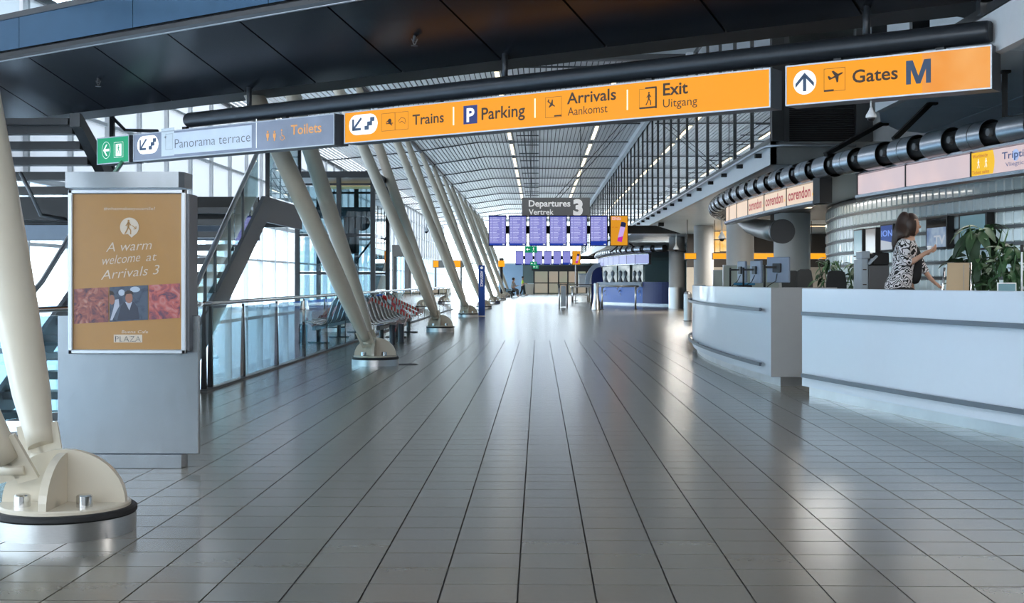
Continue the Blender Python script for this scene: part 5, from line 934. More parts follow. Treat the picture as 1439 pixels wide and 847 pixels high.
# copier
q = P(1230, 404, 19.6); t = thing('copier', 'grey copier with light side and black lid, left of the woman', 'copier', (q.x, 19.6, 0)); xa, xb, xm = [P(u, 404, 19.6).x - q.x for u in (1211, 1250, 1221)]; zt_ = P(1230, 368, 19.6).z
obj('body', MB().cbox((xm, 0, 0), (xb, .5, zt_ - .05), .012), M['cop'], t); obj('light_side', MB().cbox((xa, .02, 0), (xm - .002, .5, zt_ + .05), .012), M['copl'], t); obj('side_tower', MB().cbox((xa + .01, .04, zt_ + .05), (xm + .03, .4, zt_ + .16), .01), M['copl'], t)
obj('scanner_lid', MB().cbox((xm + .05, 0, zt_ - .05), (xb, .5, zt_ + .14), .02), M['black'], t); obj('paper_tray', MB().prism([(xm - .02, zt_ - .02), (xm + .10, zt_ + .10), (xm + .12, zt_ + .08), (xm + .0, zt_ - .04)], lambda x, z, tt: (x, tt, z), -.06, .1), M['copl'], t)
for dz in (.12, .34): obj('vent_slot', MB().box((xa + .02, .015, zt_ - dz), (xm - .03, .019, zt_ - dz + .015)), M['ink'], t)
# small frame at the right end of the counter
q = P(1415, 406, 11.9); t = thing('counter_display', 'small pale framed card holder on the near counter at the right edge', 'card holder', (q.x, 11.9, 1.228)); w_ = P(1431, 406, 11.9).x - P(1404, 406, 11.9).x; zt_ = P(1415, 397, 11.9).z - 1.228
obj('frame', MB().cbox((-w_ / 2, 0, 0), (w_ / 2, .012, zt_), .003), M['white'], t); obj('card', MB().box((-w_ / 2 + .01, -.002, .01), (w_ / 2 - .01, 0, zt_ - .01)), ds, t)
q = P(1436, 406, 11.8); t = thing('counter_pole', 'thin white upright pole on the near counter at the right edge', 'pole', (q.x, 11.8, 1.228)); obj('pole', MB().tube([(0, 0, 0), (0, 0, P(1436, 352, 11.8).z - 1.228)], .009, 8), M['white'], t); obj('foot', MB().lathe([(0, 0), (.03, 0), (.03, .01), (0, .01)], 12), M['white'], t); obj('clip', MB().cbox((-.012, -.015, P(1436, 352, 11.8).z - 1.24), (.012, .015, P(1436, 345, 11.8).z - 1.22), .003), M['black'], t)
t = thing('side_cabinet', 'low grey cabinet top where the woman rests her lowered hand', 'cabinet', (4.52, 14.75, FZ0)); obj('body', MB().cbox((-.16, -.2, 0), (.22, .25, 1.228 - FZ0 - .03), .006), M['counter_end'], t); obj('top', MB().cbox((-.18, -.22, 1.228 - FZ0 - .03), (.24, .27, 1.228 - FZ0), .004), M['ctop'], t); obj('door', MB().cbox((-.14, -.212, .04), (.20, -.2, 1.0), .003), M['copl'], t)
# plants
def leaf_mesh(L, w_, m, droop=.35, n=7):
    v = []; f = []
    for i in range(n + 1):
        s_ = i / n; hw = w_ / 2 * math.sin(math.pi * min(1, s_ * .97 + .03)) ** .7 * (1 - .25 * s_); x = L * s_ * (1 - droop * .3 * s_); z = -droop * L * s_ * s_
        v += [(x, -hw, z + hw * .25), (x, 0, z), (x, hw, z + hw * .25)]
    for i in range(n): b = 3 * i; f += [(b, b + 1, b + 4, b + 3), (b + 1, b + 2, b + 5, b + 4)]
    return MB().add(v, f, True).mesh('leaf', m)
def plant(name, label, loc, rad, z0, z1, leaves, n, seed, potr=.2, poth=.45):
    t = thing(name, label, 'plant', loc); rd = random.Random(seed)
    obj('pot', MB().lathe([(0, 0), (potr * .8, 0), (potr, poth), (potr * .9, poth), (potr * .88, poth - .04), (0, poth - .04)], 24), M['pot'], t); obj('soil', MB().lathe([(0, poth - .035), (potr * .87, poth - .035)], 20), M['ink'], t)
    for k in range(7): a = rd.random() * 6.28; obj('stem', MB().tube([(0, 0, poth - .05), (rad[0] * .3 * math.cos(a), rad[1] * .3 * math.sin(a), (z0 + z1) / 2), (rad[0] * .55 * math.cos(a), rad[1] * .55 * math.sin(a), z1 - .12 * rd.random())], [.014, .01, .006], 7), M['leaf2'], t)
    for k in range(n):
        a = rd.random() * 6.283; h_ = rd.random(); rr = math.sqrt(rd.random()) * (.25 + .75 * math.sin(math.pi * min(1, .25 + h_ * .7)))
        o = obj('leaf', rd.choice(leaves), None, t, (rad[0] * rr * math.cos(a) * .6, rad[1] * rr * math.sin(a) * .6, z0 + (z1 - z0) * h_)); o.rotation_euler = (rd.uniform(-.5, .5), rd.uniform(-.7, .9), a + rd.uniform(-.6, .6)); s_ = rd.uniform(.7, 1.25); o.scale = (s_, s_, s_)
    return t
bigl = [leaf_mesh(.34, .13, M['leaf'], .5), leaf_mesh(.30, .10, M['leaf'], .9), leaf_mesh(.18, .07, M['leaf2'], .6)]; sml = [leaf_mesh(.16, .05, M['leaf2'], .7), leaf_mesh(.20, .06, M['leaf'], .5)]
q = P(1381, 350, 15.1); plant('potted_plant', 'large dark broad-leaved plant behind the near counter, right of the tan chair', (q.x, 15.1, 0), (.52, .42), 1.05, 1.98, bigl, 150, 3)
q = P(1420, 360, 14.0); plant('potted_plant', 'bushy small-leaved plant at the right edge behind the near counter', (q.x, 14.0, 0), (.42, .35), 1.0, 1.72, [bigl[2]] + sml, 150, 5)
q = P(1166, 380, 22.5); plant('potted_plant', 'small-leaved plant behind the charcoal chair, left of the copier', (q.x, 22.5, 0), (.36, .3), .95, 1.72, sml, 110, 8); q = P(1203, 384, 21.4); plant('potted_plant', 'low leafy plant directly left of the copier', (q.x, 21.4, 0), (.24, .2), .9, 1.62, sml, 70, 9)
# ================================================================ ROUND COLUMNS
for u, Y, lb in ((951, 64, 'pale round column right of the blue desk, farthest of four'), (989, 51, 'pale round column second from the left, beside the lit amber grid'), (1040, 37, 'pale round column behind the leftmost monitor'), (1113, 28, 'pale round column nearest the camera, behind the widest monitor')):
    x = P(u, 400, Y).x; t = thing('round_column', lb, 'column', (x, Y, 0), 0, 'round columns of the ticket hall'); obj('shaft', MB().lathe([(.38, 1.02), (.38, 3.44)], 40), M['column'], t); obj('steel_sleeve', MB().lathe([(0, 0), (.39, 0), (.39, 1.02), (.38, 1.02)], 40), M['steel'], t)
x = PF(966.5, 451); t = thing('steel_post', 'brushed steel post with rounded top at the far end of the left counter', 'bollard', x); obj('tube', MB().lathe([(0, 0), (.13, 0), (.13, .90), (.10, .97), (0, 1.0)], 28), M['steel'], t); obj('foot_ring', MB().lathe([(.13, 0), (.16, 0), (.16, .02), (.13, .02)], 28), M['dark'], t)
# amber grid, yellow signs deep in the hall
t = thing('amber_light_grid', 'glowing amber grid of panels between two round columns', 'light panel', P(993, 356, 56)); o_ = t.location.copy(); gp = Plane((0, 56, 0), (1, 0, 0), (0, -1, 0))
for i, (a, b) in enumerate(((993, 1001), (1002, 1011.5), (1012.5, 1022))):
    for j, (c, d) in enumerate(((326.5, 337), (338.5, 355))): x0, z0 = gp.px(a, d - (i * 1.)); x1, z1 = gp.px(b, c - i * 1.5)[0], gp.px(b, c - i * 1.)[1]; obj('panel', rel(gp.slab(MB(), x0, z0, x1, z1, -.05, 0), o_), M['amber'], t)
x0, z0 = gp.px(992, 356); x1, z1 = gp.px(1023, 325); obj('backing', rel(gp.slab(MB(), x0, z0, x1, z1, -.12, -.055), o_), M['darkg'], t)
for i, (a, b, lb) in enumerate(((962, 979, 'yellow sign left of the second round column'), (1001, 1022, 'yellow sign just below the amber grid'), (1054, 1088, 'yellow sign between the two nearest round columns'), (1137, 1171, 'yellow sign above the small-leaved plant'), (1181, 1187, 'tiny yellow sign left of the glass block wall'))):
    p0, p1 = P(a, 364.5, 46 + i * .3), P(b, 355, 46 + i * .3); t = thing('hall_sign', lb, 'sign', p0); obj('casing', MB().cbox((0, .01, 0), (p1.x - p0.x, .15, p1.z - p0.z), .01), M['boxg'], t); obj('face', MB().box((.02, -.002, .02), (p1.x - p0.x - .02, .01, p1.z - p0.z - .02)), M['dull_y'], t); obj('hanger', MB().tube([(.1, .08, p1.z - p0.z), (.1, .08, 3.5 - p0.z)], .012, 8), M['dark'], t)
for i, (u, v, Y, lb) in enumerate(((1014.5, 338, 44, 'white dome camera hanging in front of the amber grid'), (950, 352.5, 60, 'white dome camera in front of the farthest round column'), (599, 327, 60, 'dome camera on a long arm beside the third V column'))):
    q = P(u, v, Y); dome(lb, q, 3.46 - q.z if i < 2 else 1.0, .11)
for k, (u, Y) in enumerate(((1150, 34), (1080, 44), (1160, 50))): q = P(u, 300, Y); t = thing('warm_strip_lamp', 'warm strip lamp in the dark hall ceiling, ' + ('above the small plant', 'between two round columns', 'deepest in the hall')[k], 'ceiling light', (q.x, Y, 3.40)); obj('housing', MB().box((-1, -.1, 0), (1, .1, .05)), M['grey'], t); obj('diffuser', MB().box((-.95, -.08, -.015), (.95, .08, 0)), emis('warm_tube', (1, .62, .3), 3.0), t)
# ================================================================ FAR BLUE DESK
fp = [(6.9, 68.0), (6.2, 68.4), (5.55, 69.5), (4.4, 72.2), (3.62, 74.2), (3.35, 75.4)]; c, _ = spline(fp, 40); o_ = Vector((c[0].x, c[0].y, 0))
t = thing('blue_service_desk', 'curved blue service desk with silver top, in the distance at right', 'counter', o_)
i0 = next(i for i, p in enumerate(c) if p.x / p.y < ratio(903)); 
obj('dark_end', rel(sweep(MB(), c[:i0 + 1], [(-.8, .15), (0, .15), (0, 1.28), (-.8, 1.28)]), o_), M['navy'], t); obj('blue_front', rel(sweep(MB(), c[i0:], [(-.8, .15), (-.05, .15), (.02, 1.02), (-.8, 1.02)]), o_), mat('bright_blue_front', (.02, .13, .55), .4), t)
obj('silver_top', rel(sweep(MB(), c[i0:], [(-.8, 1.03), (.06, 1.03), (.10, 1.12), (.04, 1.26), (-.8, 1.26)]), o_), M['copl'], t); obj('plinth', rel(sweep(MB(), c, [(-.7, 0), (-.12, 0), (-.12, .15), (-.7, .15)]), o_), M['steel_h'], t)
for u in (849, 869.5, 897): a = at_u(c, u); mb = MB(); [mb.bar((a.x - .12 + .09 * k, a.y - .2, .85 - .16 * k + .1 * (j % 2)), (a.x - .02 + .09 * k, a.y - .2, .98 - .16 * k), .03) for k in range(4) for j in range(2)]; tag(obj('pale_motif', rel(mb, o_), M['white'], t), kind='stuff')
q = P(915, 400, 67.6); 
fin = MB(); a, b = P(825, 397, 76), P(848, 372, 76); w_ = b.x - a.x; h_ = b.z - a.z + .1
arc = [(a.x + w_ * (1 - math.cos(math.pi / 2 * k / 10)) * .8, a.z - .1 + h_ * math.sin(math.pi / 2 * k / 10)) for k in range(11)]
t = thing('blue_fin_screen', 'curved blue sail-shaped screen at the left end of the blue desk', 'screen wall', (a.x, 76, 0)); o_ = t.location.copy()
obj('fin', rel(MB().prism([(a.x + w_ * .25, 0)] + [(x + w_ * .28 * (1 - k / 11), z) for k, (x, z) in enumerate(arc)] + [(b.x + .2, 0)], lambda x, z, tt: (x, 76 + tt, z), -.1, .1), o_), M['navy'], t)
mb = MB(); [mb.bar((p[0], 76, p[1]), (q_[0], 76, q_[1]), .25, .3, (0, 1, 0)) for p, q_ in zip(arc, arc[1:])]; obj('silver_edge', rel(mb, o_), M['copl'], t)
t = thing('glass_shop_front', 'bright glazed back of the blue desk under the small slotted duct', 'glazing', (4, 78, 0)); o_ = t.location.copy(); gm = emis('painted_pane_glow', (.75, .85, .90), .75, (.30, .40, .44), 2.2)  # daylight and white reflections in the glazing painted as mottled emission
for a, b, m_ in ((847, 868, gm), (869, 886, gm), (889, 905, gm), (906, 941, mat('teal_screen_wall', (.30, .44, .44), .4))):
    p0, p1 = P(a, 400, 76), P(b, 366, 76); obj('panel', rel(MB().box((p0.x, 76, 0), (p1.x - .05, 76.1, p1.z)), o_), m_, t)
for k, u in enumerate((852, 862, 873, 880, 893, 900)): p = P(u, 397, 74); obj('display_bust', rel(MB().lathe([(0, 0), (.16, 0), (.10, .12), (.05, .3), (.10, .42), (.11, .55), (0, .68)], 12, (p.x, 74.6, 1.26)), o_), M['copl'], t)
t, cF = duct('ring_duct', 'small distant slotted duct above the blue desk', [(5.95, 62.5), (5.3, 63.6), (4.7, 65), (4.15, 67.5), (3.75, 71.5), (3.55, 77), (3.7, 84)], 2.87, .17, .95, .6)
light_ring('light_box_ring', 'distant curved row of lilac boxes above the blue desk', [p + Vector((.05, 0)) for p in cF], [912, 893, 881, 870.5, 862, 855, 849, 844, 841], (2.18, 2.60), {}, ['lilac'] * 8)
struct('ceiling', MB().prism([(5.95, 62.6), (4.7, 65.1), (4.2, 67.5), (3.8, 71.5), (3.65, 77), (3.9, 84), (9, 84), (9, 62.6)], lambda a, b, tt: (a, b, tt), 2.74, 2.8), M['dark'])
for k, (u0, v0, u1, v1) in enumerate(((868, 346, 858, 354), (877, 342, 870, 353), (884, 342, 900, 352), (900, 346, 905, 352))): a, b = P(u0, v0, 66), P(u1, v1, 66); t = thing('strut', 'thin dark strut above the distant duct, number %s from its left end' % ('one', 'two', 'three', 'four')[k], 'strut', a); obj('bar', MB().bar((0, 0, 0), b - a, .07), M['black'], t)
# bollard and barriers before the desk
q = PF(838, 435.5); t = thing('tapered_bollard', 'tapered brushed steel bollard left of the blue desk barrier', 'bollard', q); zt_ = P(838, 397.5, q.y).z; obj('cone', MB().lathe([(0, 0), (.21, 0), (.20, .12), (.14, .45), (.11, .75), (.115, zt_ - .03), (.10, zt_), (0, zt_)], 28), M['steel'], t); obj('foot_ring', MB().lathe([(.21, 0), (.24, 0), (.24, .02), (.21, .02)], 28), M['dark'], t)
q = PF(846, 434.5); w_ = PF(893, 434.5).x - q.x; t = thing('rail_barrier', 'steel rail barrier with two legs before the blue desk', 'barrier', q); zt_ = P(846, 402, q.y).z
obj('top_rail', MB().tube([(-.15, 0, zt_), (w_ + .15, 0, zt_)], .045, 12), M['steel'], t)
for x in (0, w_): obj('leg', MB().tube([(x, 0, 0), (x, 0, zt_)], .045, 12), M['steel'], t); obj('foot_plate', MB().lathe([(0, 0), (.10, 0), (.10, .02), (0, .02)], 16, (x, 0, 0)), M['dark'], t)
q = PF(797, 432); t = thing('barrier_desk', 'narrow steel and glass barrier desk left of the bollard', 'barrier', q); x0 = PF(786, 432).x - q.x; zt_ = P(797, 400.5, q.y).z
obj('panel', MB().box((x0 + .08, .0, .05), (-.06, .06, zt_ - .04)), M['copl'], t); obj('post', MB().tube([(0, 0, 0), (0, 0, zt_)], .04, 10), M['darkg'], t); obj('post', MB().tube([(x0, 0, 0), (x0, 0, zt_)], .04, 10), M['steel'], t); obj('top_rail', MB().box((x0 - .1, -.08, zt_), (1.3, .12, zt_ + .05)), M['darkg'], t); obj('post', MB().tube([(1.2, .05, 0), (1.2, .05, zt_)], .035, 10), M['steel'], t)
q = PF(805, 424); t = thing('steel_table', 'steel table with four thin legs behind the barrier desk', 'table', q); w_ = PF(830, 424).x - q.x; zt_ = P(805, 402.5, q.y).z
obj('tabletop', MB().box((-.1, 0, zt_ - .05), (w_, 2.5, zt_)), M['steel'], t); obj('shelf', MB().box((0, .1, zt_ - .52), (w_ - .1, 2.4, zt_ - .47)), M['white'], t)
for x, y in ((0, .05), (w_ - .1, .05), (0, 2.4), (w_ - .1, 2.4)): obj('leg', MB().tube([(x, y, 0), (x, y, zt_ - .05)], .04, 10), M['steel'], t)
q = P(808, 402.5, 85.5); t = thing('desk_box', 'white box standing on the steel table', 'box', (q.x + .6, q.y, zt_)); obj('box', MB().cbox((-.4, .4, 0), (.5, 1, .75), .03), M['white'], t); obj('lid', MB().cbox((-.42, .38, .75), (.52, 1.02, .82), .01), M['copl'], t); t.location.y = PF(805, 424).y
q = P(809, 372, 86); t = thing('thin_flag_pole', 'thin pale pole rising from the steel table to the small advert screen', 'pole', (P(808.7, 400, 87).x, 87, 0)); obj('pole', MB().tube([(0, 0, 0), (0, 0, P(808.7, 372, 87).z)], .035, 8), M['white'], t); obj('foot', MB().lathe([(0, 0), (.2, 0), (.2, .03), (0, .03)], 14), M['darkg'], t)
q = PF(744, 413.6); t = thing('beige_planter', 'beige box planter against the green end wall, behind the walking man', 'planter', (P(744, 405, 131).x, 131, 0)); w_ = P(750, 1, 131).x - P(738, 1, 131).x; obj('box', MB().prism([(-w_ * .42, 0), (w_ * .42, 0), (w_ * .5, 1.0), (-w_ * .5, 1.0)], lambda x, z, tt: (x, tt, z), 0, .8), M['beige'], t); obj('rim', MB().cbox((-w_ * .52, -.02, 1.0), (w_ * .52, .82, 1.06), .01), M['white'], t)
# ================================================================ PEOPLE
def skin(name, V, E, m, parent, lv=2, root=0):
    """one continuous surface grown on a skeleton: V = [(x, y, z, rx, ry)], E = edges"""
    me = bpy.data.meshes.new(name); me.from_pydata([v[:3] for v in V], E, []); me.materials.append(m); o = bpy.data.objects.new(name, me); C.objects.link(o); o.parent = parent
    md = o.modifiers.new('skin', 'SKIN'); md.use_smooth_shade = True
    for i, v in enumerate(V): s_ = me.skin_vertices[0].data[i]; s_.radius = (v[3], v[4] if len(v) > 4 else v[3]); s_.use_root = (i == root)
    sb = o.modifiers.new('sub', 'SUBSURF'); sb.levels = lv; sb.render_levels = lv; return o
def hand(V, E, w_i, wrist, d, pn, s_=1.0, curl=.5):
    """palm and five fingers beyond vertex w_i; d = pointing direction, pn = palm normal"""
    d = Vector(d).normalized(); pn = Vector(pn).normalized(); sd = d.cross(pn).normalized(); w = Vector(wrist); p = w + d * .055 * s_; V.append((*p, .026 * s_, .018 * s_)); E.append((w_i, len(V) - 1)); pi = len(V) - 1
    for k, (off, L) in enumerate(((-.03, .075), (-.010, .085), (.010, .08), (.028, .062))):
        a = p + sd * off * s_ + d * .035 * s_; b = a + (d * (1 - curl * .3) + pn * curl * .6) * L * .5 * s_; c_ = b + (d * (1 - curl) + pn * curl) * L * .5 * s_
        for q, r_ in ((a, .0095), (b, .0085), (c_, .0065)): V.append((*q, r_ * s_, r_ * s_)); E.append((pi if q is a else len(V) - 2, len(V) - 1))
    a = w + d * .02 * s_ - sd * .030 * s_; b = a + (d * .6 - sd * .6 + pn * .4) * .04 * s_; c_ = b + (d * .8 + pn * .5) * .03 * s_
    for q, r_ in ((a, .013), (b, .010), (c_, .008)): V.append((*q, r_ * s_, r_ * s_)); E.append((w_i if q is a else len(V) - 2, len(V) - 1))
# woman behind the near counter; local frame: +x to the right of the picture, -y to the camera
PY = 14.9; hip = P(1267, 400, PY); FZ = .16
struct('floor', MB().prism([(4.15, 17.4), (4.3, 12.2), (6.6, 12.2), (6.1, 16.0), (5.8, 17.4)], lambda a, b, tt: (a, b, tt), .001, FZ), M['grey'])
t = thing('person', 'woman with long brown hair in black and white patterned blouse behind near counter', 'person', (hip.x, PY, FZ)); o_ = t.location.copy()
def L_(u, v, dy=0.0): q = P(u, v, PY + dy); return q - o_
def W_(u, v, dy, *r_): q = L_(u, v, dy); return (q.x, q.y, q.z, *r_)
hz_ = L_(1267, 400).z
V = [(0, 0, hz_, .11, .09), W_(1269, 384, 0, .10, .085), W_(1271, 362, 0, .11, .09), W_(1274, 342, 0, .10, .085), W_(1279, 333, 0, .05), W_(1278.5, 329, 0, .056), W_(1279.5, 322, 0, .070, .07), W_(1279, 314, 0, .070, .07), W_(1278, 308, 0, .05, .05),
     W_(1270, 342, -.17, .052), W_(1274, 372, -.20, .040), W_(1291, 362, -.24, .030), W_(1300, 355, -.25, .024),
     W_(1281, 344, .16, .050), W_(1295, 373, .14, .040), W_(1305, 388, .06, .028), W_(1310.5, 395, .02, .022),
     (-.09, -.06, hz_ - .12, .10, .10), (-.08, -.06, hz_ * .52, .068), (-.09, -.04, .10, .045), (.02, -.12, .04, .04),
     (.09, .08, hz_ - .12, .10, .10), (.12, .08, hz_ * .52, .068), (.10, .10, .10, .045), (.22, .04, .04, .04)]
E = [(0, 1), (1, 2), (2, 3), (3, 4), (4, 5), (5, 6), (6, 7), (7, 8), (3, 9), (9, 10), (10, 11), (11, 12), (3, 13), (13, 14), (14, 15), (15, 16), (0, 17), (17, 18), (18, 19), (19, 20), (0, 21), (21, 22), (22, 23), (23, 24)]
w1 = L_(1300, 355, -.25); hand(V, E, 12, w1, (1, 0, .35), (0, .7, .7), 1.05, .8); w2_ = L_(1310.5, 395, .02); hand(V, E, 16, w2_, (.75, .0, -.55), (0, 0, -1), 1.05, .2)
bd_ = skin('body', V, E, M['skin'], t)
VB = [W_(1259, 416, 0, .17, .16), W_(1262, 400, 0, .175, .16), W_(1268, 386, 0, .15, .125), W_(1270, 364, 0, .155, .13), W_(1273, 345, 0, .13, .115), W_(1276, 338, 0, .085, .075), W_(1270, 343, -.17, .068), W_(1272, 371, -.20, .062), W_(1284, 366, -.23, .05), W_(1281, 345, .16, .066), W_(1294, 372, .14, .055), W_(1303, 385, .075, .042)]
skin('blouse', VB, [(0, 1), (1, 2), (2, 3), (3, 4), (4, 5), (4, 6), (6, 7), (7, 8), (4, 9), (9, 10), (10, 11)], M['maze'], t)
skin('waistcoat', [W_(1283, 345, -.02, .06, .05), W_(1287, 362, -.02, .07, .08), W_(1286, 384, -.02, .07, .08), W_(1281, 400, 0, .08, .09)], [(0, 1), (1, 2), (2, 3)], M['blackc'], t)
skin('trousers', [W_(1276, 398, -.02, .14, .15), (.03, 0, hz_ - .08, .17, .16), (-.09, -.06, hz_ - .14, .12, .12), (-.08, -.06, hz_ * .52, .085), (-.09, -.04, .14, .07), (.09, .08, hz_ - .14, .12, .12), (.12, .08, hz_ * .52, .085), (.10, .10, .14, .07)], [(0, 1), (1, 2), (2, 3), (3, 4), (1, 5), (5, 6), (6, 7)], M['blackc'], t)
for x, y in ((0, -.09), (.2, .06)): obj('shoe', MB().ell((x, y, .045), (.12, .055, .045)), M['black'], t)
hd = L_(1283, 315)
skin('hair', [W_(1280.5, 304, .0, .080, .090), W_(1275, 307, .01, .095, .120), W_(1270.5, 318, .015, .088, .115), W_(1265.5, 331, .02, .080, .105), W_(1260.5, 342, .01, .060, .08), W_(1257, 350, 0, .03, .04), W_(1269, 334, -.08, .05, .05), W_(1266, 347, -.09, .028)], [(0, 1), (1, 2), (2, 3), (3, 4), (4, 5), (3, 6), (6, 7)], M['hair'], t)
hc = L_(1280.5, 317); hr_ = (.088, .082, .128)
fm_ = MB().ell(hc, hr_, 28, 20)      # skull with a fuller brow and a narrower jaw
fm_.v = [(hc.x + (x - hc.x) * (1.0 if z > hc.z else 1 - .25 * ((hc.z - z) / .128) ** 2) + (.012 if z < hc.z - .05 and x > hc.x else 0), hc.y + (y - hc.y) * (1.0 if z > hc.z else 1 - .32 * ((hc.z - z) / .128) ** 2), z) for x, y, z in fm_.v]
obj('face', fm_, M['skin'], t)
def front(y, z): k_ = 1 - ((z - hc.z) / hr_[2]) ** 2 - ((y - hc.y) / hr_[1]) ** 2; return hc.x + hr_[0] * math.sqrt(max(.02, k_)) * (1.0 if z > hc.z else .97)
cp_ = MB().ell((hc.x - .006, hc.y, hc.z + .004), (.103, .098, .140), 32, 24); kf = []
for f_ in cp_.f:      # hair cap open over the face, parted above the brow
    c_ = sum((Vector(cp_.v[i]) for i in f_), Vector()) / 4
    if not (c_.x > hc.x + .030 - .25 * max(0, c_.z - hc.z - .02) and c_.z < hc.z + .072): kf.append(f_)
cp_.f = kf; cp_.sm = [True] * len(kf); obj('hair_cap', cp_, M['hair'], t)
obj('nose', MB().ell((front(-.01, hc.z - .010) + .004, -.010, hc.z - .012), (.020, .012, .020), 12, 8), M['skin'], t)
for dy in (-.038, .020): z_ = hc.z + .014; obj('eye', MB().ell((front(dy, z_) - .001, dy, z_), (.006, .012, .0065), 10, 6), M['blackg'], t); obj('eyebrow', MB().bar((front(dy, z_ + .02) + .001, dy - .017, z_ + .018), (front(dy, z_ + .02) + .001, dy + .017, z_ + .021), .006), M['hair'], t)
obj('mouth', MB().ell((front(-.01, hc.z - .058) - .002, -.01, hc.z - .058), (.008, .022, .007), 10, 6), mat('lips', (.35, .10, .09), .45), t); obj('ear', MB().ell((hc.x - .005, -.083, hc.z - .002), (.017, .010, .027), 10, 8), M['skin'], t)
p = L_(1307, 352, -.25) + o_; t = thing('paper_cup', 'small white paper cup held in the woman\'s raised hand', 'cup', (p.x, p.y + .01, p.z - .03)); obj('cup', MB().lathe([(0, 0), (.022, 0), (.028, .075), (.026, .075), (.020, .004), (0, .004)], 20), M['white'], t); obj('rim', MB().lathe([(.026, .075), (.030, .075), (.030, .080), (.026, .080)], 20), M['whitep'], t)
# far walking man in a yellow vest
def walker(label, loc, s_, top, legs, vest=True):
    t = thing('person', label, 'person', loc); z = lambda a: a * s_
    V = [(0, 0, z(.95), z(.10)), (-.01 * s_, 0, z(1.15), z(.11)), (-.03 * s_, 0, z(1.38), z(.12)), (0, 0, z(1.5), z(.05)), (.02 * s_, 0, z(1.63), z(.09)), (-.02 * s_, -z(.17), z(1.40), z(.05)), (.08 * s_, -z(.2), z(1.15), z(.04)), (.32 * s_, -z(.18), z(1.08), z(.03)), (-.02 * s_, z(.17), z(1.40), z(.05)), (.1 * s_, z(.2), z(1.15), z(.04)), (.32 * s_, z(.18), z(1.10), z(.03)),
         (.08 * s_, -z(.1), z(.85), z(.09)), (.14 * s_, -z(.1), z(.48), z(.065)), (.26 * s_, -z(.1), z(.08), z(.045)), (.40 * s_, -z(.1), z(.05), z(.04)), (-.05 * s_, z(.1), z(.85), z(.09)), (-.08 * s_, z(.1), z(.48), z(.065)), (-.26 * s_, z(.1), z(.12), z(.045)), (-.16 * s_, z(.1), z(.04), z(.04))]
    E = [(0, 1), (1, 2), (2, 3), (3, 4), (2, 5), (5, 6), (6, 7), (2, 8), (8, 9), (9, 10), (0, 11), (11, 12), (12, 13), (13, 14), (0, 15), (15, 16), (16, 17), (17, 18)]
    hand(V, E, 7, V[7][:3], (1, 0, -.1), (0, 0, -1), s_, .6); hand(V, E, 10, V[10][:3], (1, 0, -.1), (0, 0, -1), s_, .6)
    skin('body', V, E, M['skin'], t, 1)
    VT = [(0, 0, z(1.0), z(.13)), (-.01 * s_, 0, z(1.18), z(.14)), (-.03 * s_, 0, z(1.40), z(.14)), (-.02 * s_, -z(.18), z(1.40), z(.07)), (.07 * s_, -z(.2), z(1.17), z(.06)), (-.02 * s_, z(.18), z(1.40), z(.07)), (.09 * s_, z(.2), z(1.17), z(.06))]
    skin('vest' if vest else 'jacket', VT, [(0, 1), (1, 2), (2, 3), (3, 4), (2, 5), (5, 6)], top, t, 1)
    VL = [(0, 0, z(.95), z(.13)), (.08 * s_, -z(.1), z(.82), z(.11)), (.14 * s_, -z(.1), z(.48), z(.085)), (.25 * s_, -z(.1), z(.12), z(.07)), (-.05 * s_, z(.1), z(.82), z(.11)), (-.08 * s_, z(.1), z(.48), z(.085)), (-.25 * s_, z(.1), z(.15), z(.07))]
    skin('trousers', VL, [(0, 1), (1, 2), (2, 3), (0, 4), (4, 5), (5, 6)], legs, t, 1); obj('hair', MB().ell((.0, 0, z(1.68)), (z(.105), z(.10), z(.085))), M['black'], t)
    for x, y, zz in ((.36, -.1, .04), (-.2, .1, .06)): obj('shoe', MB().ell((x * s_, y * s_, zz * s_), (z(.14), z(.06), z(.05))), M['black'], t)
    obj('face', MB().ell((.045 * s_, 0, z(1.64)), (z(.07), z(.065), z(.095))), M['skin'], t); return t
q = PF(734.5, 415.3); s_ = P(734.5, 388, q.y).z / 1.77
walker('walking man in a yellow safety vest and black trousers near the far doors', q, s_, M['hivis'], M['blackc'])
t = thing('cleaning_cart', 'dark cleaning cart behind the walking man in the yellow vest', 'cart', (q.x - 1.15, q.y + .1, 0)); obj('base', MB().cbox((-.5, -.3, .12), (.45, .3, .22), .03), M['dark'], t); obj('bucket', MB().cbox((-.35, -.25, .22), (.15, .25, .60), .05), mat('dull_teal_plastic', (.12, .20, .24), .5), t); obj('handle', MB().tube([(.25, 0, .2), (.3, 0, 1.15)], .03, 8), M['darkg'], t); obj('sack', MB().ell((-.45, 0, .4), (.22, .25, .3)), M['black'], t)
for x in (-.4, .35):
    for y in (-.25, .25): obj('wheel', MB().tube([(x, y - .03, .08), (x, y + .03, .08)], .08, 12), M['black'], t)
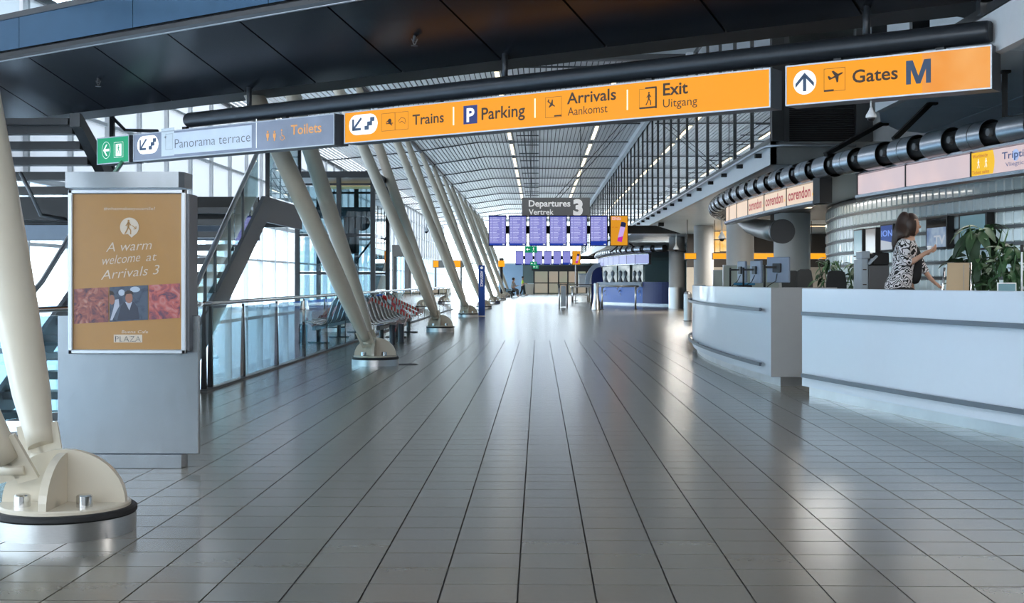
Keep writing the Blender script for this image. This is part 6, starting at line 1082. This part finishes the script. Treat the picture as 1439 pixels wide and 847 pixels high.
def sitter(label, loc, s_, top, rz):
    t = thing('person', label, 'person', loc, rz); z = lambda a: a * s_
    V = [(0, 0, z(.55), z(.13)), (.02, 0, z(.8), z(.13)), (.05, 0, z(1.02), z(.13)), (.08, 0, z(1.12), z(.05)), (.12, 0, z(1.25), z(.09)), (.06, -z(.18), z(1.0), z(.05)), (.2, -z(.2), z(.75), z(.04)), (.4, -z(.1), z(.8), z(.03)), (.06, z(.18), z(1.0), z(.05)), (.2, z(.2), z(.75), z(.04)), (.4, z(.1), z(.8), z(.03)), (.2, -z(.1), z(.52), z(.085)), (.45, -z(.1), z(.5), z(.06)), (.45, -z(.1), z(.08), z(.045)), (.6, -z(.1), z(.05), z(.04)), (.2, z(.1), z(.52), z(.085)), (.45, z(.1), z(.5), z(.06)), (.45, z(.1), z(.08), z(.045)), (.6, z(.1), z(.05), z(.04))]
    E = [(0, 1), (1, 2), (2, 3), (3, 4), (2, 5), (5, 6), (6, 7), (2, 8), (8, 9), (9, 10), (0, 11), (11, 12), (12, 13), (13, 14), (0, 15), (15, 16), (16, 17), (17, 18)]
    hand(V, E, 7, V[7][:3], (1, .2, .2), (0, 0, -1), s_, .6); hand(V, E, 10, V[10][:3], (1, -.2, .2), (0, 0, -1), s_, .6)
    skin('body', V, E, M['skin'], t, 1); skin('jacket', [(0, 0, z(.55), z(.16)), (.02, 0, z(.8), z(.155)), (.05, 0, z(1.02), z(.155)), (.06, -z(.19), z(1.0), z(.075)), (.19, -z(.2), z(.77), z(.06)), (.06, z(.19), z(1.0), z(.075)), (.19, z(.2), z(.77), z(.06))], [(0, 1), (1, 2), (2, 3), (3, 4), (2, 5), (5, 6)], top, t, 1)
    skin('trousers', [(0, 0, z(.53), z(.15)), (.2, -z(.1), z(.52), z(.11)), (.45, -z(.1), z(.5), z(.085)), (.45, -z(.1), z(.14), z(.07)), (.2, z(.1), z(.52), z(.11)), (.45, z(.1), z(.5), z(.085)), (.45, z(.1), z(.14), z(.07))], [(0, 1), (1, 2), (2, 3), (0, 4), (4, 5), (5, 6)], M['darkg'], t, 1)
    obj('hair', MB().ell((.09, 0, z(1.29)), (z(.11), z(.105), z(.10))), M['hair'], t); obj('face', MB().ell((.165, 0, z(1.24)), (z(.06), z(.065), z(.09))), M['skin'], t); return t
q = P(720, 410, 108); sitter('seated person with dark hair in a grey jacket among the farthest columns', (q.x, 108, 0), 1.15, M['grey'], R(-20))
t = thing('bench', 'low bench under the seated person among the farthest columns', 'bench', (q.x, 108, 0)); obj('seat', MB().cbox((-.35, -1.2, .40), (.25, 1.2, .48), .02), M['black'], t); [obj('leg', MB().tube([(-.05, y, 0), (-.05, y, .42)], .05, 10), M['dark'], t) for y in (-1, 1)]
q = P(711, 408, 92); walker('standing person in a light top, partly hidden by the far V columns', (q.x - 1.6, 92, 0), 1.1, M['beige'], M['blackc'], False) if False else None
lp = Plane(P(1330, 40, 16.2) * 1.0, (1, 0, 0), (0, -1, 0)); lp.O.z = 0
t = thing('wall_letter', 'big cream letter partly hidden behind the bridge at the upper right', 'letter', P(1308, 48, 16.2)); o_ = t.location.copy(); mb = MB(); x0, z0 = lp.px(1308, 50); x1, z1 = lp.px(1350, 8); lp.text(mb, 'a', x0, x1, z0, (z1 - z0) * 1.38, 0, .03); obj('letter', rel(mb, o_), mat('cream_letter', (.72, .58, .34), .5), t); obj('fixing', rel(MB().box((x0 + .1, 16.22, z0 + .05), (x1 - .1, 16.5, z0 + .09)), o_), M['dark'], t)
# distant building outside
t = thing('office_building', 'pale office building seen through the left glass wall', 'building', (-60, 60, -3)); obj('wall', MB().box((-8, -50, 0), (0, 60, 9)), M['bldg'], t)
for k in range(3): obj('window_band', MB().box((0, -48, 1.2 + 3 * k), (.1, 58, 2.6 + 3 * k)), mat('band_glass', (.20, .28, .36), .2), t)
# ================================================================ real size
for o in list(C.objects):
    if o.parent is None:
        o.location = o.location * K
        if o.type not in ('CAMERA',): o.scale = o.scale * K
